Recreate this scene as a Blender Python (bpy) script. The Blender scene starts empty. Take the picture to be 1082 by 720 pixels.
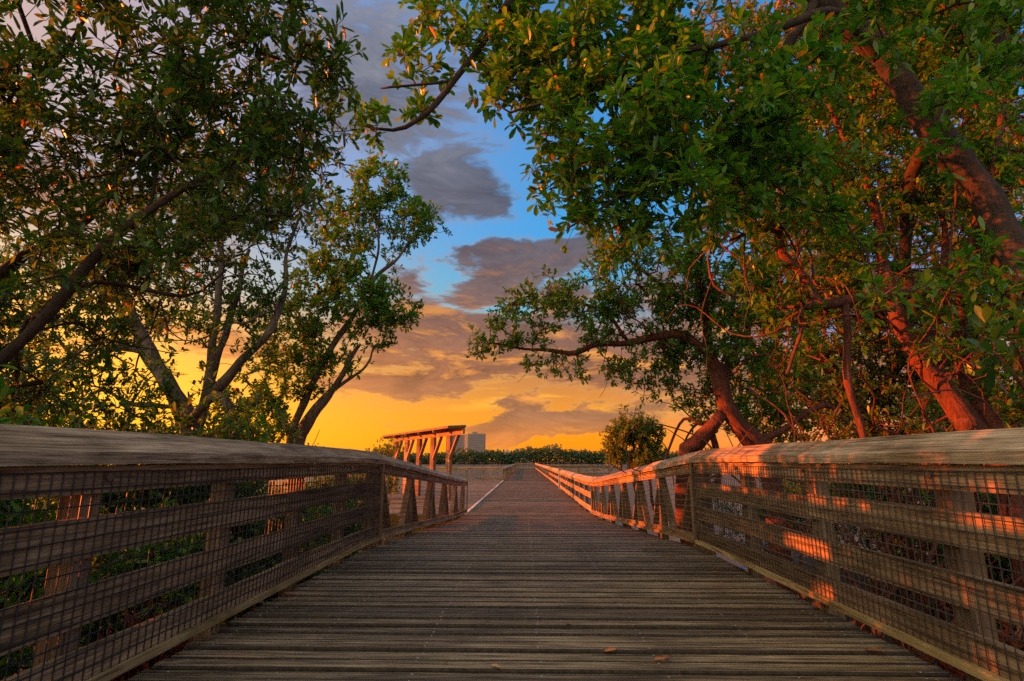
import bpy, math, random
import numpy as np
from mathutils import Vector
R = math.radians
rng = np.random.default_rng(7)
random.seed(7)
scene = bpy.context.scene
COL = scene.collection

# ------------------------------------------------------------------ camera model
F, CX, CY = 580.0, 541.0, 360.0
EYE = np.array([0.0, 0.0, 0.95])
PITCH, YAW = math.atan(127.0 / F), R(1.4)
FWD = np.array([-math.sin(YAW) * math.cos(PITCH), math.cos(YAW) * math.cos(PITCH), math.sin(PITCH)])
RGT = np.array([math.cos(YAW), math.sin(YAW), 0.0])
UPV = np.cross(RGT, FWD)

def ray(px, py):
    return FWD + RGT * ((px - CX) / F) + UPV * ((CY - py) / F)

def at(px, py, Y):
    """the world point seen at a photo pixel, Y metres up the path"""
    d = ray(px, py)
    return EYE + d * (Y / d[1])

# ------------------------------------------------------------------ objects
def tag(o, label=None, cat=None, group=None, kind=None):
    for k, v in (('label', label), ('category', cat), ('group', group), ('kind', kind)):
        if v:
            o[k] = v
    return o

def empty(name, loc=(0, 0, 0)):
    o = bpy.data.objects.new(name, None)
    o.location = loc
    o.empty_display_size = 0.2
    COL.objects.link(o)
    return o

class MB:
    """collects pieces, links them as one mesh; every piece carries a random number in the face attribute 'rnd'"""
    def __init__(s):
        s.v, s.f, s.r = [], [], []
    def add(s, vs, fs, r=None):
        b = len(s.v)
        s.v += [tuple(float(c) for c in q) for q in vs]
        r = random.random() if r is None else r
        for f in fs:
            s.f.append([b + i for i in f])
            s.r.append(r)
    def box(s, x0, x1, y0, y1, z0, z1, r=None):
        s.add([(x, y, z) for z in (z0, z1) for y in (y0, y1) for x in (x0, x1)],
              [(0, 2, 3, 1), (4, 5, 7, 6), (0, 1, 5, 4), (2, 6, 7, 3), (0, 4, 6, 2), (1, 3, 7, 5)], r)
    def beam(s, p0, p1, w, h, up=(0, 0, 1), r=None):
        p0, p1, up = np.array(p0, float), np.array(p1, float), np.array(up, float)
        d = (p1 - p0) / np.linalg.norm(p1 - p0)
        a = np.cross(d, up); a /= np.linalg.norm(a)
        b = np.cross(a, d)
        vs = [p + a * sx * w / 2 + b * sz * h / 2 for p in (p0, p1) for sz in (-1, 1) for sx in (-1, 1)]
        s.add(vs, [(0, 1, 3, 2), (4, 6, 7, 5), (0, 4, 5, 1), (2, 3, 7, 6), (0, 2, 6, 4), (1, 5, 7, 3)], r)
    def tube(s, pts, rad, n=8, r=None, cap=True):
        pts = np.array(pts, float); m = len(pts)
        rad = np.broadcast_to(np.array(rad, float), (m,))
        t = np.gradient(pts, axis=0); t /= np.linalg.norm(t, axis=1)[:, None] + 1e-9
        a = np.cross(t[0], (0.3, 0.9, 0.2)); a /= np.linalg.norm(a)
        vs = []
        for i in range(m):
            a = a - t[i] * a.dot(t[i]); a /= np.linalg.norm(a)
            b = np.cross(t[i], a)
            for k in range(n):
                c = 2 * math.pi * k / n
                vs.append(pts[i] + rad[i] * (a * math.cos(c) + b * math.sin(c)))
        fs = [(i * n + k, i * n + (k + 1) % n, (i + 1) * n + (k + 1) % n, (i + 1) * n + k) for i in range(m - 1) for k in range(n)]
        if cap:
            fs += [tuple(range(n))[::-1], tuple((m - 1) * n + k for k in range(n))]
        s.add(vs, fs, r)
    def sweep(s, prof, Ys, place, r=None):
        """a closed profile (o, z) carried along the path; place(o, z, Y) gives the world point"""
        n = len(prof); m = len(Ys)
        vs = [place(o, z, Y) for Y in Ys for (o, z) in prof]
        fs = [(i * n + k, i * n + (k + 1) % n, (i + 1) * n + (k + 1) % n, (i + 1) * n + k) for i in range(m - 1) for k in range(n)]
        fs += [tuple(range(n))[::-1], tuple((m - 1) * n + k for k in range(n))]
        s.add(vs, fs, r)
    def build(s, name, mat, parent=None, smooth=False):
        me = bpy.data.meshes.new(name)
        me.from_pydata(s.v, [], s.f)
        at_ = me.attributes.new('rnd', 'FLOAT', 'FACE')
        at_.data.foreach_set('value', np.array(s.r, dtype=np.float32))
        if smooth:
            me.polygons.foreach_set('use_smooth', np.ones(len(s.f), dtype=bool))
        me.materials.append(mat)
        o = bpy.data.objects.new(name, me)
        COL.objects.link(o)
        import bmesh
        bm = bmesh.new(); bm.from_mesh(me); bmesh.ops.recalc_face_normals(bm, faces=bm.faces); bm.to_mesh(me); bm.free()
        if parent:
            o.parent = parent
            o.matrix_parent_inverse = parent.matrix_world.inverted() if False else __import__('mathutils').Matrix.Translation(-parent.location)
        return o

def np_mesh(name, V, Fs, rnd, mat, parent=None, smooth=False):
    """big meshes: V (n,3); Fs a list of (k, sides) integer arrays; rnd one value per face, in the same order"""
    me = bpy.data.meshes.new(name)
    me.vertices.add(len(V)); me.vertices.foreach_set('co', np.ascontiguousarray(V, dtype=np.float32).ravel())
    loops = np.concatenate([f.ravel() for f in Fs]).astype(np.int32)
    tot = np.concatenate([np.full(len(f), f.shape[1]) for f in Fs]).astype(np.int32)
    start = np.concatenate([[0], np.cumsum(tot)[:-1]]).astype(np.int32)
    me.loops.add(len(loops)); me.loops.foreach_set('vertex_index', loops)
    me.polygons.add(len(tot)); me.polygons.foreach_set('loop_start', start); me.polygons.foreach_set('loop_total', tot)
    if smooth:
        me.polygons.foreach_set('use_smooth', np.ones(len(tot), dtype=bool))
    a = me.attributes.new('rnd', 'FLOAT', 'FACE'); a.data.foreach_set('value', np.asarray(rnd, dtype=np.float32))
    me.materials.append(mat)
    me.update(calc_edges=True); me.validate()
    o = bpy.data.objects.new(name, me); COL.objects.link(o)
    if parent:
        o.parent = parent
        o.matrix_parent_inverse = __import__('mathutils').Matrix.Translation(-parent.location)
    return o

# ------------------------------------------------------------------ materials
class NT:
    def __init__(s, tree):
        s.t = tree; s.n = tree.nodes; s.l = tree.links
    def new(s, typ, **kw):
        n = s.n.new(typ)
        for k, v in kw.items():
            setattr(n, k, v)
        return n
    def put(s, sock, val):
        if hasattr(val, 'is_linked') or hasattr(val, 'links'):
            s.l.new(val, sock)
        else:
            sock.default_value = val
    def math(s, op, a, b=0.0, c=0.0, clamp=False):
        n = s.new('ShaderNodeMath', operation=op, use_clamp=clamp)
        for i, v in enumerate((a, b, c)):
            s.put(n.inputs[i], v)
        return n.outputs[0]
    def vmath(s, op, a, b=(0, 0, 0)):
        n = s.new('ShaderNodeVectorMath', operation=op)
        s.put(n.inputs[0], a); s.put(n.inputs[1], b)
        return n.outputs[0]
    def noise(s, vec, scale, detail=4, rough=0.55, dist=0.0):
        n = s.new('ShaderNodeTexNoise')
        s.put(n.inputs['Vector'], vec); n.inputs['Scale'].default_value = scale
        n.inputs['Detail'].default_value = detail; n.inputs['Roughness'].default_value = rough
        n.inputs['Distortion'].default_value = dist
        return n.outputs['Fac']
    def ramp(s, fac, stops, interp='LINEAR'):
        n = s.new('ShaderNodeValToRGB'); cr = n.color_ramp; cr.interpolation = interp
        while len(cr.elements) < len(stops):
            cr.elements.new(0.5)
        for e, (p, c) in zip(cr.elements, stops):
            e.position = p; e.color = (*c, 1) if len(c) == 3 else c
        s.put(n.inputs[0], fac)
        return n.outputs[0]
    def mix(s, fac, a, b, blend='MIX'):
        n = s.new('ShaderNodeMix', data_type='RGBA', blend_type=blend)
        s.put(n.inputs[0], fac)
        s.put(n.inputs[6], a if not isinstance(a, tuple) else (*a[:3], 1)); s.put(n.inputs[7], b if not isinstance(b, tuple) else (*b[:3], 1))
        return n.outputs[2]
    def attr(s, name):
        return s.new('ShaderNodeAttribute', attribute_name=name).outputs['Fac']
    def pos(s):
        return s.new('ShaderNodeTexCoord').outputs['Object']

def material(name):
    m = bpy.data.materials.new(name); m.use_nodes = True
    t = NT(m.node_tree)
    return m, t, m.node_tree.nodes['Principled BSDF']

def wood(name, axis, dark, mid, light, bump=0.5, rough=0.75, moss=0.0, crack=0.55, tv=0.75, streak=0.20):
    """weathered timber: long grain streaks, darker checks, per-board tint; axis is the grain direction"""
    m, t, b = material(name)
    rn = t.attr('rnd')
    sc = [55.0, 55.0, 55.0]; sc[axis] = 1.6
    off = t.new('ShaderNodeCombineXYZ')
    for i in range(3):
        t.put(off.inputs[i], t.math('MULTIPLY', rn, 37.0 + 11 * i))
    p = t.vmath('ADD', t.pos(), off.outputs[0])
    pw = t.vmath('MULTIPLY', p, tuple(sc))
    g = t.noise(pw, 1.0, 7, 0.62, 0.4)
    sc2 = [16.0, 16.0, 16.0]; sc2[axis] = 0.8
    g2 = t.noise(t.vmath('MULTIPLY', p, tuple(sc2)), 1.0, 4, 0.6, 0.8)
    blot = t.noise(t.pos(), 2.3, 5, 0.6)
    sc4 = [170.0, 170.0, 170.0]; sc4[axis] = 5.0
    g4 = t.noise(t.vmath('MULTIPLY', p, tuple(sc4)), 1.0, 3, 0.6, 0.3)
    f = t.math('ADD', t.math('ADD', t.math('MULTIPLY', g, 0.66 - streak), t.math('MULTIPLY', g2, streak)), t.math('MULTIPLY', g4, 0.34))
    col = t.ramp(f, [(0.40, dark), (0.49, mid), (0.59, light)])
    # checks: thin dark splits where the streak noise dips
    sc3 = [90.0, 90.0, 90.0]; sc3[axis] = 0.9
    ck = t.noise(t.vmath('MULTIPLY', p, tuple(sc3)), 1.0, 3, 0.5)
    ckm = t.ramp(ck, [(0.30, (crack, crack, crack)), (0.38, (1, 1, 1))])
    col = t.mix(1.0, col, ckm, 'MULTIPLY')
    tint = t.math('ADD', t.math('MULTIPLY', rn, tv), 1.0 - tv * 0.53)
    tc = t.new('ShaderNodeCombineColor'); 
    t.put(tc.inputs[0], tint); t.put(tc.inputs[1], tint); t.put(tc.inputs[2], t.math('MULTIPLY', tint, t.math('ADD', 0.85, t.math('MULTIPLY', blot, 0.3))))
    col = t.mix(1.0, col, tc.outputs[0], 'MULTIPLY')
    st = t.ramp(blot, [(0.32, (0.62, 0.58, 0.55)), (0.6, (1.08, 1.06, 1.04))])
    col = t.mix(1.0, col, st, 'MULTIPLY')
    if moss:
        mm = t.ramp(t.noise(t.pos(), 5.0, 5, 0.65), [(0.5, (0, 0, 0)), (0.7, (moss, moss, moss))])
        col = t.mix(mm, col, (0.07, 0.085, 0.03))
    t.put(b.inputs['Base Color'], col)
    b.inputs['Roughness'].default_value = rough
    b.inputs['Specular IOR Level'].default_value = 0.3
    bp = t.new('ShaderNodeBump'); bp.inputs['Strength'].default_value = bump; bp.inputs['Distance'].default_value = 0.004
    t.put(bp.inputs['Height'], t.math('MULTIPLY', f, ckm))
    t.l.new(bp.outputs[0], b.inputs['Normal'])
    return m

def leafmat(name, cols, dead=(0.42, 0.17, 0.03), dead_share=0.03, trans=0.42, gloss=0.33):
    m, t, b = material(name)
    rn = t.attr('rnd')
    fr = t.math('FRACT', t.math('MULTIPLY', rn, 7.31))
    stops = [(i / (len(cols) - 1), c) for i, c in enumerate(cols)]
    col = t.ramp(fr, stops)
    dm = t.math('LESS_THAN', rn, dead_share)
    col = t.mix(dm, col, dead)
    t.put(b.inputs['Base Color'], col)
    b.inputs['Roughness'].default_value = gloss
    b.inputs['Specular IOR Level'].default_value = 0.45
    tr = t.new('ShaderNodeBsdfTranslucent')
    tcol = t.mix(1.0, col, (1.9, 1.7, 0.5), 'MULTIPLY')
    t.put(tr.inputs['Color'], tcol)
    mx = t.new('ShaderNodeMixShader'); mx.inputs[0].default_value = trans
    t.l.new(b.outputs[0], mx.inputs[1]); t.l.new(tr.outputs[0], mx.inputs[2])
    t.l.new(mx.outputs[0], t.n['Material Output'].inputs['Surface'])
    return m

def barkmat(name, dark, light, scale=9.0):
    m, t, b = material(name)
    n1 = t.noise(t.vmath('MULTIPLY', t.pos(), (1, 1, 0.35)), scale, 7, 0.65, 0.6)
    n2 = t.noise(t.pos(), scale * 0.3, 4, 0.6)
    n3 = t.noise(t.vmath('MULTIPLY', t.pos(), (1, 1, 0.25)), scale * 4.5, 5, 0.7, 1.2)
    col = t.ramp(t.math('ADD', t.math('ADD', t.math('MULTIPLY', n1, 0.4), t.math('MULTIPLY', n2, 0.25)), t.math('MULTIPLY', n3, 0.35)), [(0.40, dark), (0.58, light)])
    n1 = t.math('ADD', t.math('MULTIPLY', n1, 0.6), t.math('MULTIPLY', n3, 0.5))
    li = t.ramp(t.noise(t.pos(), 4.2, 6, 0.7, 0.8), [(0.56, (0, 0, 0)), (0.64, (0.55, 0.55, 0.55))])
    col = t.mix(li, col, tuple(0.5 * (a_ + b_) + 0.05 for a_, b_ in zip(dark, light)))
    t.put(b.inputs['Base Color'], col)
    b.inputs['Roughness'].default_value = 0.85
    bp = t.new('ShaderNodeBump'); bp.inputs['Strength'].default_value = 1.0; bp.inputs['Distance'].default_value = 0.05
    t.put(bp.inputs['Height'], n1); t.l.new(bp.outputs[0], b.inputs['Normal'])
    return m

def plain(name, col, rough=0.7, metal=0.0, vary=0.15, scale=8.0):
    m, t, b = material(name)
    n = t.noise(t.pos(), scale, 5, 0.6)
    c0 = tuple(c * (1 - vary) for c in col); c1 = tuple(min(1, c * (1 + vary)) for c in col)
    t.put(b.inputs['Base Color'], t.ramp(n, [(0.35, c0), (0.65, c1)]))
    b.inputs['Roughness'].default_value = rough; b.inputs['Metallic'].default_value = metal
    return m

M = {}
DK, MD, LT = (0.055, 0.042, 0.032), (0.20, 0.155, 0.115), (0.36, 0.29, 0.22)
M['deck'] = wood('deck_timber', 0, (0.026, 0.020, 0.011), (0.135, 0.105, 0.060), (0.34, 0.27, 0.16), bump=0.7, rough=0.62, crack=0.3, tv=0.8, streak=0.10)
RD, RM, RL = (0.055, 0.035, 0.018), (0.21, 0.142, 0.078), (0.37, 0.265, 0.15)
M['plank_edge'] = plain('shaded_gap_plank_edge', (0.03, 0.024, 0.016), 0.9, 0, 0.5, 30)  # plank sides and bevels painted near-black to read as shaded gaps
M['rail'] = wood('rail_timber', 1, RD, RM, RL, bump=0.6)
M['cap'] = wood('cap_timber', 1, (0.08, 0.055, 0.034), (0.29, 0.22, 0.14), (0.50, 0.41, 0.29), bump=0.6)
M['post'] = wood('post_timber', 2, RD, (0.165, 0.11, 0.066), (0.28, 0.20, 0.12), bump=0.6, moss=0.25)
M['batten'] = wood('batten_timber', 1, (0.10, 0.075, 0.03), (0.28, 0.21, 0.09), (0.42, 0.33, 0.15), moss=0.3)
M['cross'] = wood('crosswise_timber', 0, RD, RM, RL, bump=0.5)
M['wire'] = plain('coated_wire', (0.035, 0.036, 0.04), 0.4, 0.3)
M['bolt'] = plain('bolt_steel', (0.16, 0.12, 0.09), 0.5, 0.7)
M['screw'] = plain('screw_steel', (0.30, 0.29, 0.27), 0.45, 0.0)
M['strip'] = wood('pale_strip', 1, (0.35, 0.30, 0.25), (0.55, 0.5, 0.43), (0.7, 0.65, 0.58))
M['shelter'] = wood('shelter_timber', 2, (0.13, 0.07, 0.034), (0.27, 0.155, 0.08), (0.36, 0.22, 0.12))
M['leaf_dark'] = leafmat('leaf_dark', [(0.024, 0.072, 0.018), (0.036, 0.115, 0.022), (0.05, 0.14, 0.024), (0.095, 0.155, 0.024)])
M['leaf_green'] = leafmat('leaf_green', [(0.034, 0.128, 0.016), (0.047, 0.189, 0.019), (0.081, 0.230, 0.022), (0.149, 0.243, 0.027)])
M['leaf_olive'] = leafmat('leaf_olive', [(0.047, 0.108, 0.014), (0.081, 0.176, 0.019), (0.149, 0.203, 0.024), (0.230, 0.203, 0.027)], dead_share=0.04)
M['leaf_red'] = leafmat('leaf_red', [(0.22, 0.05, 0.025), (0.30, 0.07, 0.03), (0.16, 0.06, 0.02)], dead_share=0.0)
M['leaf_far'] = leafmat('leaf_far', [(0.030, 0.060, 0.012), (0.045, 0.084, 0.015), (0.066, 0.096, 0.018)], dead_share=0.0, trans=0.2)
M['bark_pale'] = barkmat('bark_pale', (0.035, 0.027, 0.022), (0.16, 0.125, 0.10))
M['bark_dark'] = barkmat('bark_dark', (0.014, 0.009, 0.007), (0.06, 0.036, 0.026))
M['bark_red'] = barkmat('bark_red', (0.03, 0.010, 0.007), (0.17, 0.046, 0.026))

# ------------------------------------------------------------------ path profile
XL, XR = -1.73, 1.89
ZLOW = -0.62
def deckz(Y):
    u = (Y - 6.35) / 9.9
    def sm(x, k):                 # softened clamp of x at 0
        return x if x > k else (0 if x < -k else (x + k) ** 2 / (4 * k))
    return ZLOW * (sm(u, 0.07) - sm(u - 1, 0.26))

PITCHW = 0.142
def build_path():
    mb = MB(); sc_ = MB(); edge = []
    Y = -1.6
    joists = [-1.66, -1.14, -0.53, 0.06, 0.63, 1.22, 1.80]
    while Y < 116:
        yc = Y + PITCHW / 2
        z = deckz(yc); dz = (deckz(yc + 0.05) - deckz(yc - 0.05)) / 0.1
        w = PITCHW - random.choice((0.012, 0.016, 0.020, 0.026, 0.034))
        e = random.uniform(-0.006, 0.006); tl = random.uniform(-0.022, 0.022) + dz
        x0, x1 = XL - 0.05 + random.uniform(-0.012, 0.008), XR + 0.05 + random.uniform(-0.008, 0.012)
        n = 9 if Y < 20 else 1
        xs = [x0 + (x1 - x0) * i / n for i in range(n + 1)]
        vs = []
        bow = random.uniform(-0.003, 0.003)
        for i, x in enumerate(xs):
            q = (i / n - 0.5) * 2
            zz = z + e + bow * (1 - q * q)
            c = 0.009
            for (yy, hh) in ((-w / 2, -0.038), (-w / 2, -c), (-w / 2 + c, 0), (w / 2 - c, 0), (w / 2, -c), (w / 2, -0.038)):
                jit = random.uniform(-0.003, 0.003) if n > 1 else 0
                vs.append((x, yc + yy + jit, zz + hh + yy * tl))
        k = 6
        fs = [(i * k + j, i * k + (j + 1) % k, (i + 1) * k + (j + 1) % k, (i + 1) * k + j) for i in range(n) for j in range(k)]
        fs += [tuple(range(k))[::-1], tuple(n * k + j for j in range(k))]
        mb.add(vs, fs)
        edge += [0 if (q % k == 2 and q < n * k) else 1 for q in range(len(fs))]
        if Y < 14:
            for jx in joists:
                for s in (-0.036, 0.036):
                    if random.random() < 0.9:
                        x, y = jx + random.uniform(-0.012, 0.012), yc + s + random.uniform(-0.006, 0.006)
                        q = ((x - x0) / (x1 - x0) - 0.5) * 2
                        zz = z + e + bow * (1 - q * q) + s * tl + 0.0016
                        rr = random.uniform(0.0045, 0.0068)
                        sc_.add([(x + rr * math.cos(a * 1.0472), y + rr * math.sin(a * 1.0472), zz) for a in range(6)] + [(x + rr * math.cos(a * 1.0472), y + rr * math.sin(a * 1.0472), zz - 0.004) for a in range(6)],
                                [(0, 1, 2, 3, 4, 5)] + [(a, 6 + a, 6 + (a + 1) % 6, (a + 1) % 6) for a in range(6)])
        Y += PITCHW
    o = mb.build('boardwalk_path', M['deck'])
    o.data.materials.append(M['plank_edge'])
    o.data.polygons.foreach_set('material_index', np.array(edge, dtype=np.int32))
    tag(o, 'weathered grey brown plank boardwalk running straight ahead and down a ramp', None, None, 'structure')
    s = sc_.build('screw_heads', M['screw'], o)
    # joists and rim boards below the planks
    jb = MB()
    Ys = [-1.6, 3, 6.0] + [6.0 + 0.6 * i for i in range(1, 23)] + [20, 40, 80, 116]
    for x in (XL - 0.02, -0.9, 0.06, 1.0, XR - 0.0):
        jb.sweep([(x - 0.025, -0.24), (x - 0.025, -0.041), (x + 0.025, -0.041), (x + 0.025, -0.24)], Ys, lambda o_, z_, Y_: (o_, Y_, z_ + deckz(Y_)))
    jb.build('joists', M['rail'], o)
    # platform on the left, one step beyond the ramp
    pf = MB(); Y = 17.2
    while Y < 46:
        x0 = -9.4
        for (a, b2) in ((-9.4 + random.uniform(-.02, .02), -5.6), (-5.594, XL - 0.15)):
            zz = ZLOW + random.uniform(-0.002, 0.002)
            pf.box(a, b2, Y, Y + PITCHW - 0.008, zz - 0.038, zz)
        Y += PITCHW
    tag(pf.build('platform_floor', M['deck']), 'plank floor of the viewing platform left of the walk', None, None, 'structure')
    st = MB()
    for k in range(10):
        st.box(XL - 0.145, XL - 0.055, 17.3 + k * 2.87, 17.3 + k * 2.87 + 2.86, ZLOW - 0.03, ZLOW + 0.022)
    tag(st.build('path_edge_line', M['strip']), 'pale timber strip between walk and platform', None, None, 'structure')
build_path()

# ------------------------------------------------------------------ railings
CAP = [(-0.03, 0.935), (-0.03, 0.985), (0.125, 1.08), (0.15, 1.08), (0.15, 0.935)]
WP = 0.05
def yrange(a, b, step):
    n = max(1, int(round((b - a) / step)))
    return [a + (b - a) * i / n for i in range(n + 1)]

def make_railing(name, label, s, X, sections, axis='y', zf=deckz, group=None, cat='railing', wire_until=40.0):
    """sections: (start, end, style, post spacing); s = +1 when the outer side is +x; for axis 'x' the run goes along x at y = X"""
    root = empty(name, (X, sections[0][0], 0) if axis == 'y' else (sections[0][0], X, ZLOW))
    tag(root, label, cat, group)
    if axis == 'y':
        place = lambda o, z, Y: (X + s * o, Y, z + zf(Y))
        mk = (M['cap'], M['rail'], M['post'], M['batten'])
    else:
        place = lambda o, z, Y: (Y, X + s * o, z + zf(Y))
        mk = (M['cross'], M['cross'], M['post'], M['cross'])
    wires = MB()
    def wire(p, q, r):
        wires.beam(p, q, r, r, up=(0.3, 0.5, 0.8))
    for (a, b, style, ps) in sections:
        step = 0.6 if a < 20 else 4.0
        # cap boards
        L = 2.9 if style not in ('far', 'open') else 7.3
        cuts = yrange(a, b, L)
        for c0, c1 in zip(cuts, cuts[1:]):
            m = MB()
            dz = random.uniform(-0.004, 0.004)
            prof = [(o + random.uniform(-.003, .003), z + dz) for o, z in CAP]
            ys = yrange(c0 + 0.003, c1 - 0.003, step)
            m.sweep(prof, ys, lambda o, z, Y: place(o + 0.003 * math.sin(Y * 1.7 + a), z + 0.004 * math.sin(Y * 2.3 + c0), Y))
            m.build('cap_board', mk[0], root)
            m = MB()
            m.sweep([(0, 0.822), (0, 0.930), (0.036, 0.930), (0.036, 0.822)], ys, place)
            m.build('fascia_board', mk[1], root)
        # boards
        if style == 'boards':
            zs = [(0.576, 0.726), (0.326, 0.466), (0.092, 0.226)]
        elif style == 'ramp':
            zs = [(0.085, 0.17)]
        else:
            zs = [(0.49, 0.66), (0.10, 0.26)] if style == 'far' else [(0.06, 0.16)]
        bl = 2.9 if style == 'boards' else (2.6 if style == 'ramp' else 14.6)
        for zi, (z0, z1) in enumerate(zs):
            cuts = yrange(a, b, bl)
            for c0, c1 in zip(cuts, cuts[1:]):
                m = MB(); d0, d1 = random.uniform(-.006, .006), random.uniform(-.006, .006)
                wob = random.uniform(0, 6)
                m.sweep([(0, z0 + d0), (0, z1 + d1), (0.036, z1 + d1), (0.036, z0 + d0)], yrange(c0 + 0.003, c1 - 0.003, step),
                        lambda o, z, Y: place(o + 0.003 * math.sin(Y * 2.1 + wob), z + 0.004 * math.sin(Y * 1.9 + wob), Y))
                m.build('rail_board', mk[1], root)
        # posts
        pts = yrange(a + 0.25, b - (0.12 if style != 'ramp' else 0.25), ps)
        for i, y in enumerate(pts):
            m = MB(); w = 0.05
            zb = -0.62
            q = [place(o, 0, y + dy) for dy in (-w, w) for o in (0.039, 0.135)]
            zz = place(0, 0, y)[2]
            m.add([(*p[:2], zz + zb) for p in q] + [(*p[:2], zz + 0.931) for p in q], [(0, 1, 3, 2), (4, 6, 7, 5), (0, 4, 5, 1), (2, 3, 7, 6), (0, 2, 6, 4), (1, 5, 7, 3)])
            m.build('post', mk[2], root)
            if style == 'ramp':
                for d in (-1, 1):
                    e = y + d * 0.58
                    if e < a or e > b: continue
                    m = MB()
                    m.beam(place(0.087, 0.80, y + d * 0.06), place(0.087, 0.10, e), 0.045, 0.088, up=(s, 0, 0.01) if axis == 'y' else (0, s, 0.01))
                    m.build('brace', mk[2], root)
            if style in ('boards',):
                m = MB()
                p0, p1 = np.array(place(-0.016, 0.885, y)), np.array(place(0.004, 0.885, y))
                m.tube([p0, p1], 0.011, 6)
                p0, p1 = np.array(place(-0.022, 0.885, y)), np.array(place(-0.016, 0.885, y))
                m.tube([p0, p1], 0.017, 8)
                m.build('bolt', M['bolt'], root)
        # bottom batten
        if style in ('boards', 'ramp'):
            m = MB()
            m.sweep([(-0.033, 0.075), (-0.033, 0.112), (-0.003, 0.112), (-0.003, 0.075)], yrange(a, b, 0.6), place)
            m.build('batten', mk[3], root)
        # wires
        if style in ('boards', 'ramp') or a < wire_until and style == 'mesh':
            e = min(b, wire_until)
            vstep = WP if e < 20 else 0.1
            zt, zb = 0.905, 0.095
            y = a + 0.02
            rr = 0.0042
            while y < e and style == 'boards':
                j = 0.002 * math.sin(y * 9)
                wire(place(-0.006, zb, y), place(-0.006, zt, y + j), rr)
                y += vstep
            nz = int((zt - zb) / 0.0595)
            for k in range(nz + 1):
                z = zb + (zt - zb) * k / nz
                ys = yrange(a, e, 1.1)
                for y0, y1 in zip(ys, ys[1:]):
                    f0, f1 = (0.003 * math.sin(y0 * 3.1 + k), 0.003 * math.sin(y1 * 3.1 + k))
                    wire(place(-0.009, z + f0, y0), place(-0.009, z + f1, y1), rr)
    if wires.v:
        wires.build('wire_mesh', M['wire'], root)
    return root

def mesh_strip(root, s, X, y):
    m = MB()
    z = deckz(y)
    m.box(X - 0.028 if s > 0 else X + 0.004, X - 0.004 if s > 0 else X + 0.028, y - 0.022, y + 0.022, 0.06 + z, 0.95 + z)
    m.build('mesh_frame', M['bolt'], root)

rl = make_railing('railing', 'timber railing with black wire mesh along the left edge, under the dark trees', -1, XL,
             [(-1.2, 6.72, 'boards', 1.12), (6.74, 16.6, 'ramp', 1.75)])
mesh_strip(rl, -1, XL, 6.73)
mesh_strip(rl, -1, XL, 16.58)
rr_ = make_railing('railing', 'sunlit timber railing with wire mesh along the right edge, dipping with the ramp', 1, XR,
             [(-1.2, 6.42, 'boards', 1.12), (6.44, 16.6, 'ramp', 1.75), (16.62, 31.5, 'far', 1.75)], wire_until=24)
mesh_strip(rr_, 1, XR, 6.43)
make_railing('railing', 'long far right railing of the walk glowing orange beyond the gap', 1, XR, [(33.0, 116, 'far', 2.4)])
make_railing('railing', 'far left railing of the walk in shade beyond the platform', -1, XL, [(46.2, 116, 'open', 2.4)])
make_railing('railing', 'railing closing the far side of the viewing platform, behind the shelter', 1, 46.2, [(-9.4, XL - 0.2, 'open', 1.5)], axis='x', zf=lambda Y: ZLOW)
make_railing('railing', 'small cross railing at the far end of the walk', 1, 116.2, [(XL + 0.02, XR - 0.02, 'far', 1.2)], axis='x', zf=lambda Y: ZLOW)
make_railing('railing', 'near railing of the side walk branching right over the water', -1, 62.0, [(XR + 0.3, 9.2, 'far', 1.8)], axis='x', zf=lambda Y: ZLOW)
make_railing('railing', 'back railing of the side walk branching right over the water', 1, 66.0, [(XR + 0.3, 8.4, 'far', 1.8)], axis='x', zf=lambda Y: ZLOW)
sb = MB(); x = XR + 0.2
while x < 9.4:
    sb.box(x, x + 0.27, 62.05, 65.95, ZLOW - 0.05, ZLOW); x += 0.28
tag(sb.build('side_path', M['deck']), 'plank side walk branching right over the water', None, None, 'structure')
# lone pale post in the gap of the right railing
gp = empty('gate_post', (XR + 0.05, 32.2, ZLOW)); tag(gp, 'pale grey post standing in the gap of the right railing', 'post')
m = MB(); m.box(XR - 0.03, XR + 0.13, 32.12, 32.28, ZLOW - 0.6, ZLOW + 1.12); m.build('shaft', M['strip'], gp)
m = MB(); m.box(XR - 0.05, XR + 0.15, 32.10, 32.30, ZLOW + 1.122, ZLOW + 1.17); m.build('post_cap', M['strip'], gp)

# ------------------------------------------------------------------ shade shelter on the platform
sh = empty('shade_shelter', (-3.6, 22, ZLOW))
tag(sh, 'orange lit timber shade shelter with sloping roof on a row of posts', 'shelter')
A0, A1 = np.array([-2.38, 21.4, 2.08]), np.array([-7.0, 29.6, 2.08])
dirr = (A1 - A0) / np.linalg.norm(A1 - A0)
LEN = np.linalg.norm(A1 - A0)
out = np.array([-dirr[1], dirr[0], 0.0])   # to the side away from the walk
if out[0] > 0: out = -out
m = MB(); m.beam(A0, A1, 0.09, 0.26); m.build('beam', M['shelter'], sh)
m = MB()
r0, r1 = A0 - dirr * 0.05 - out * 0.07 + np.array([0, 0, 0.133]), A1 + dirr * 0.05 - out * 0.07 + np.array([0, 0, 0.133])
r2, r3 = r1 + out * 0.75 + np.array([0, 0, -0.05]), r0 + out * 0.75 + np.array([0, 0, -0.05])
th = np.array([0, 0, 0.09])
m.add([r0, r1, r2, r3, r0 + th, r1 + th, r2 + th, r3 + th], [(0, 1, 2, 3), (4, 7, 6, 5), (0, 4, 5, 1), (1, 5, 6, 2), (2, 6, 7, 3), (3, 7, 4, 0)])
m.build('roof', M['rail'], sh)
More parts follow.
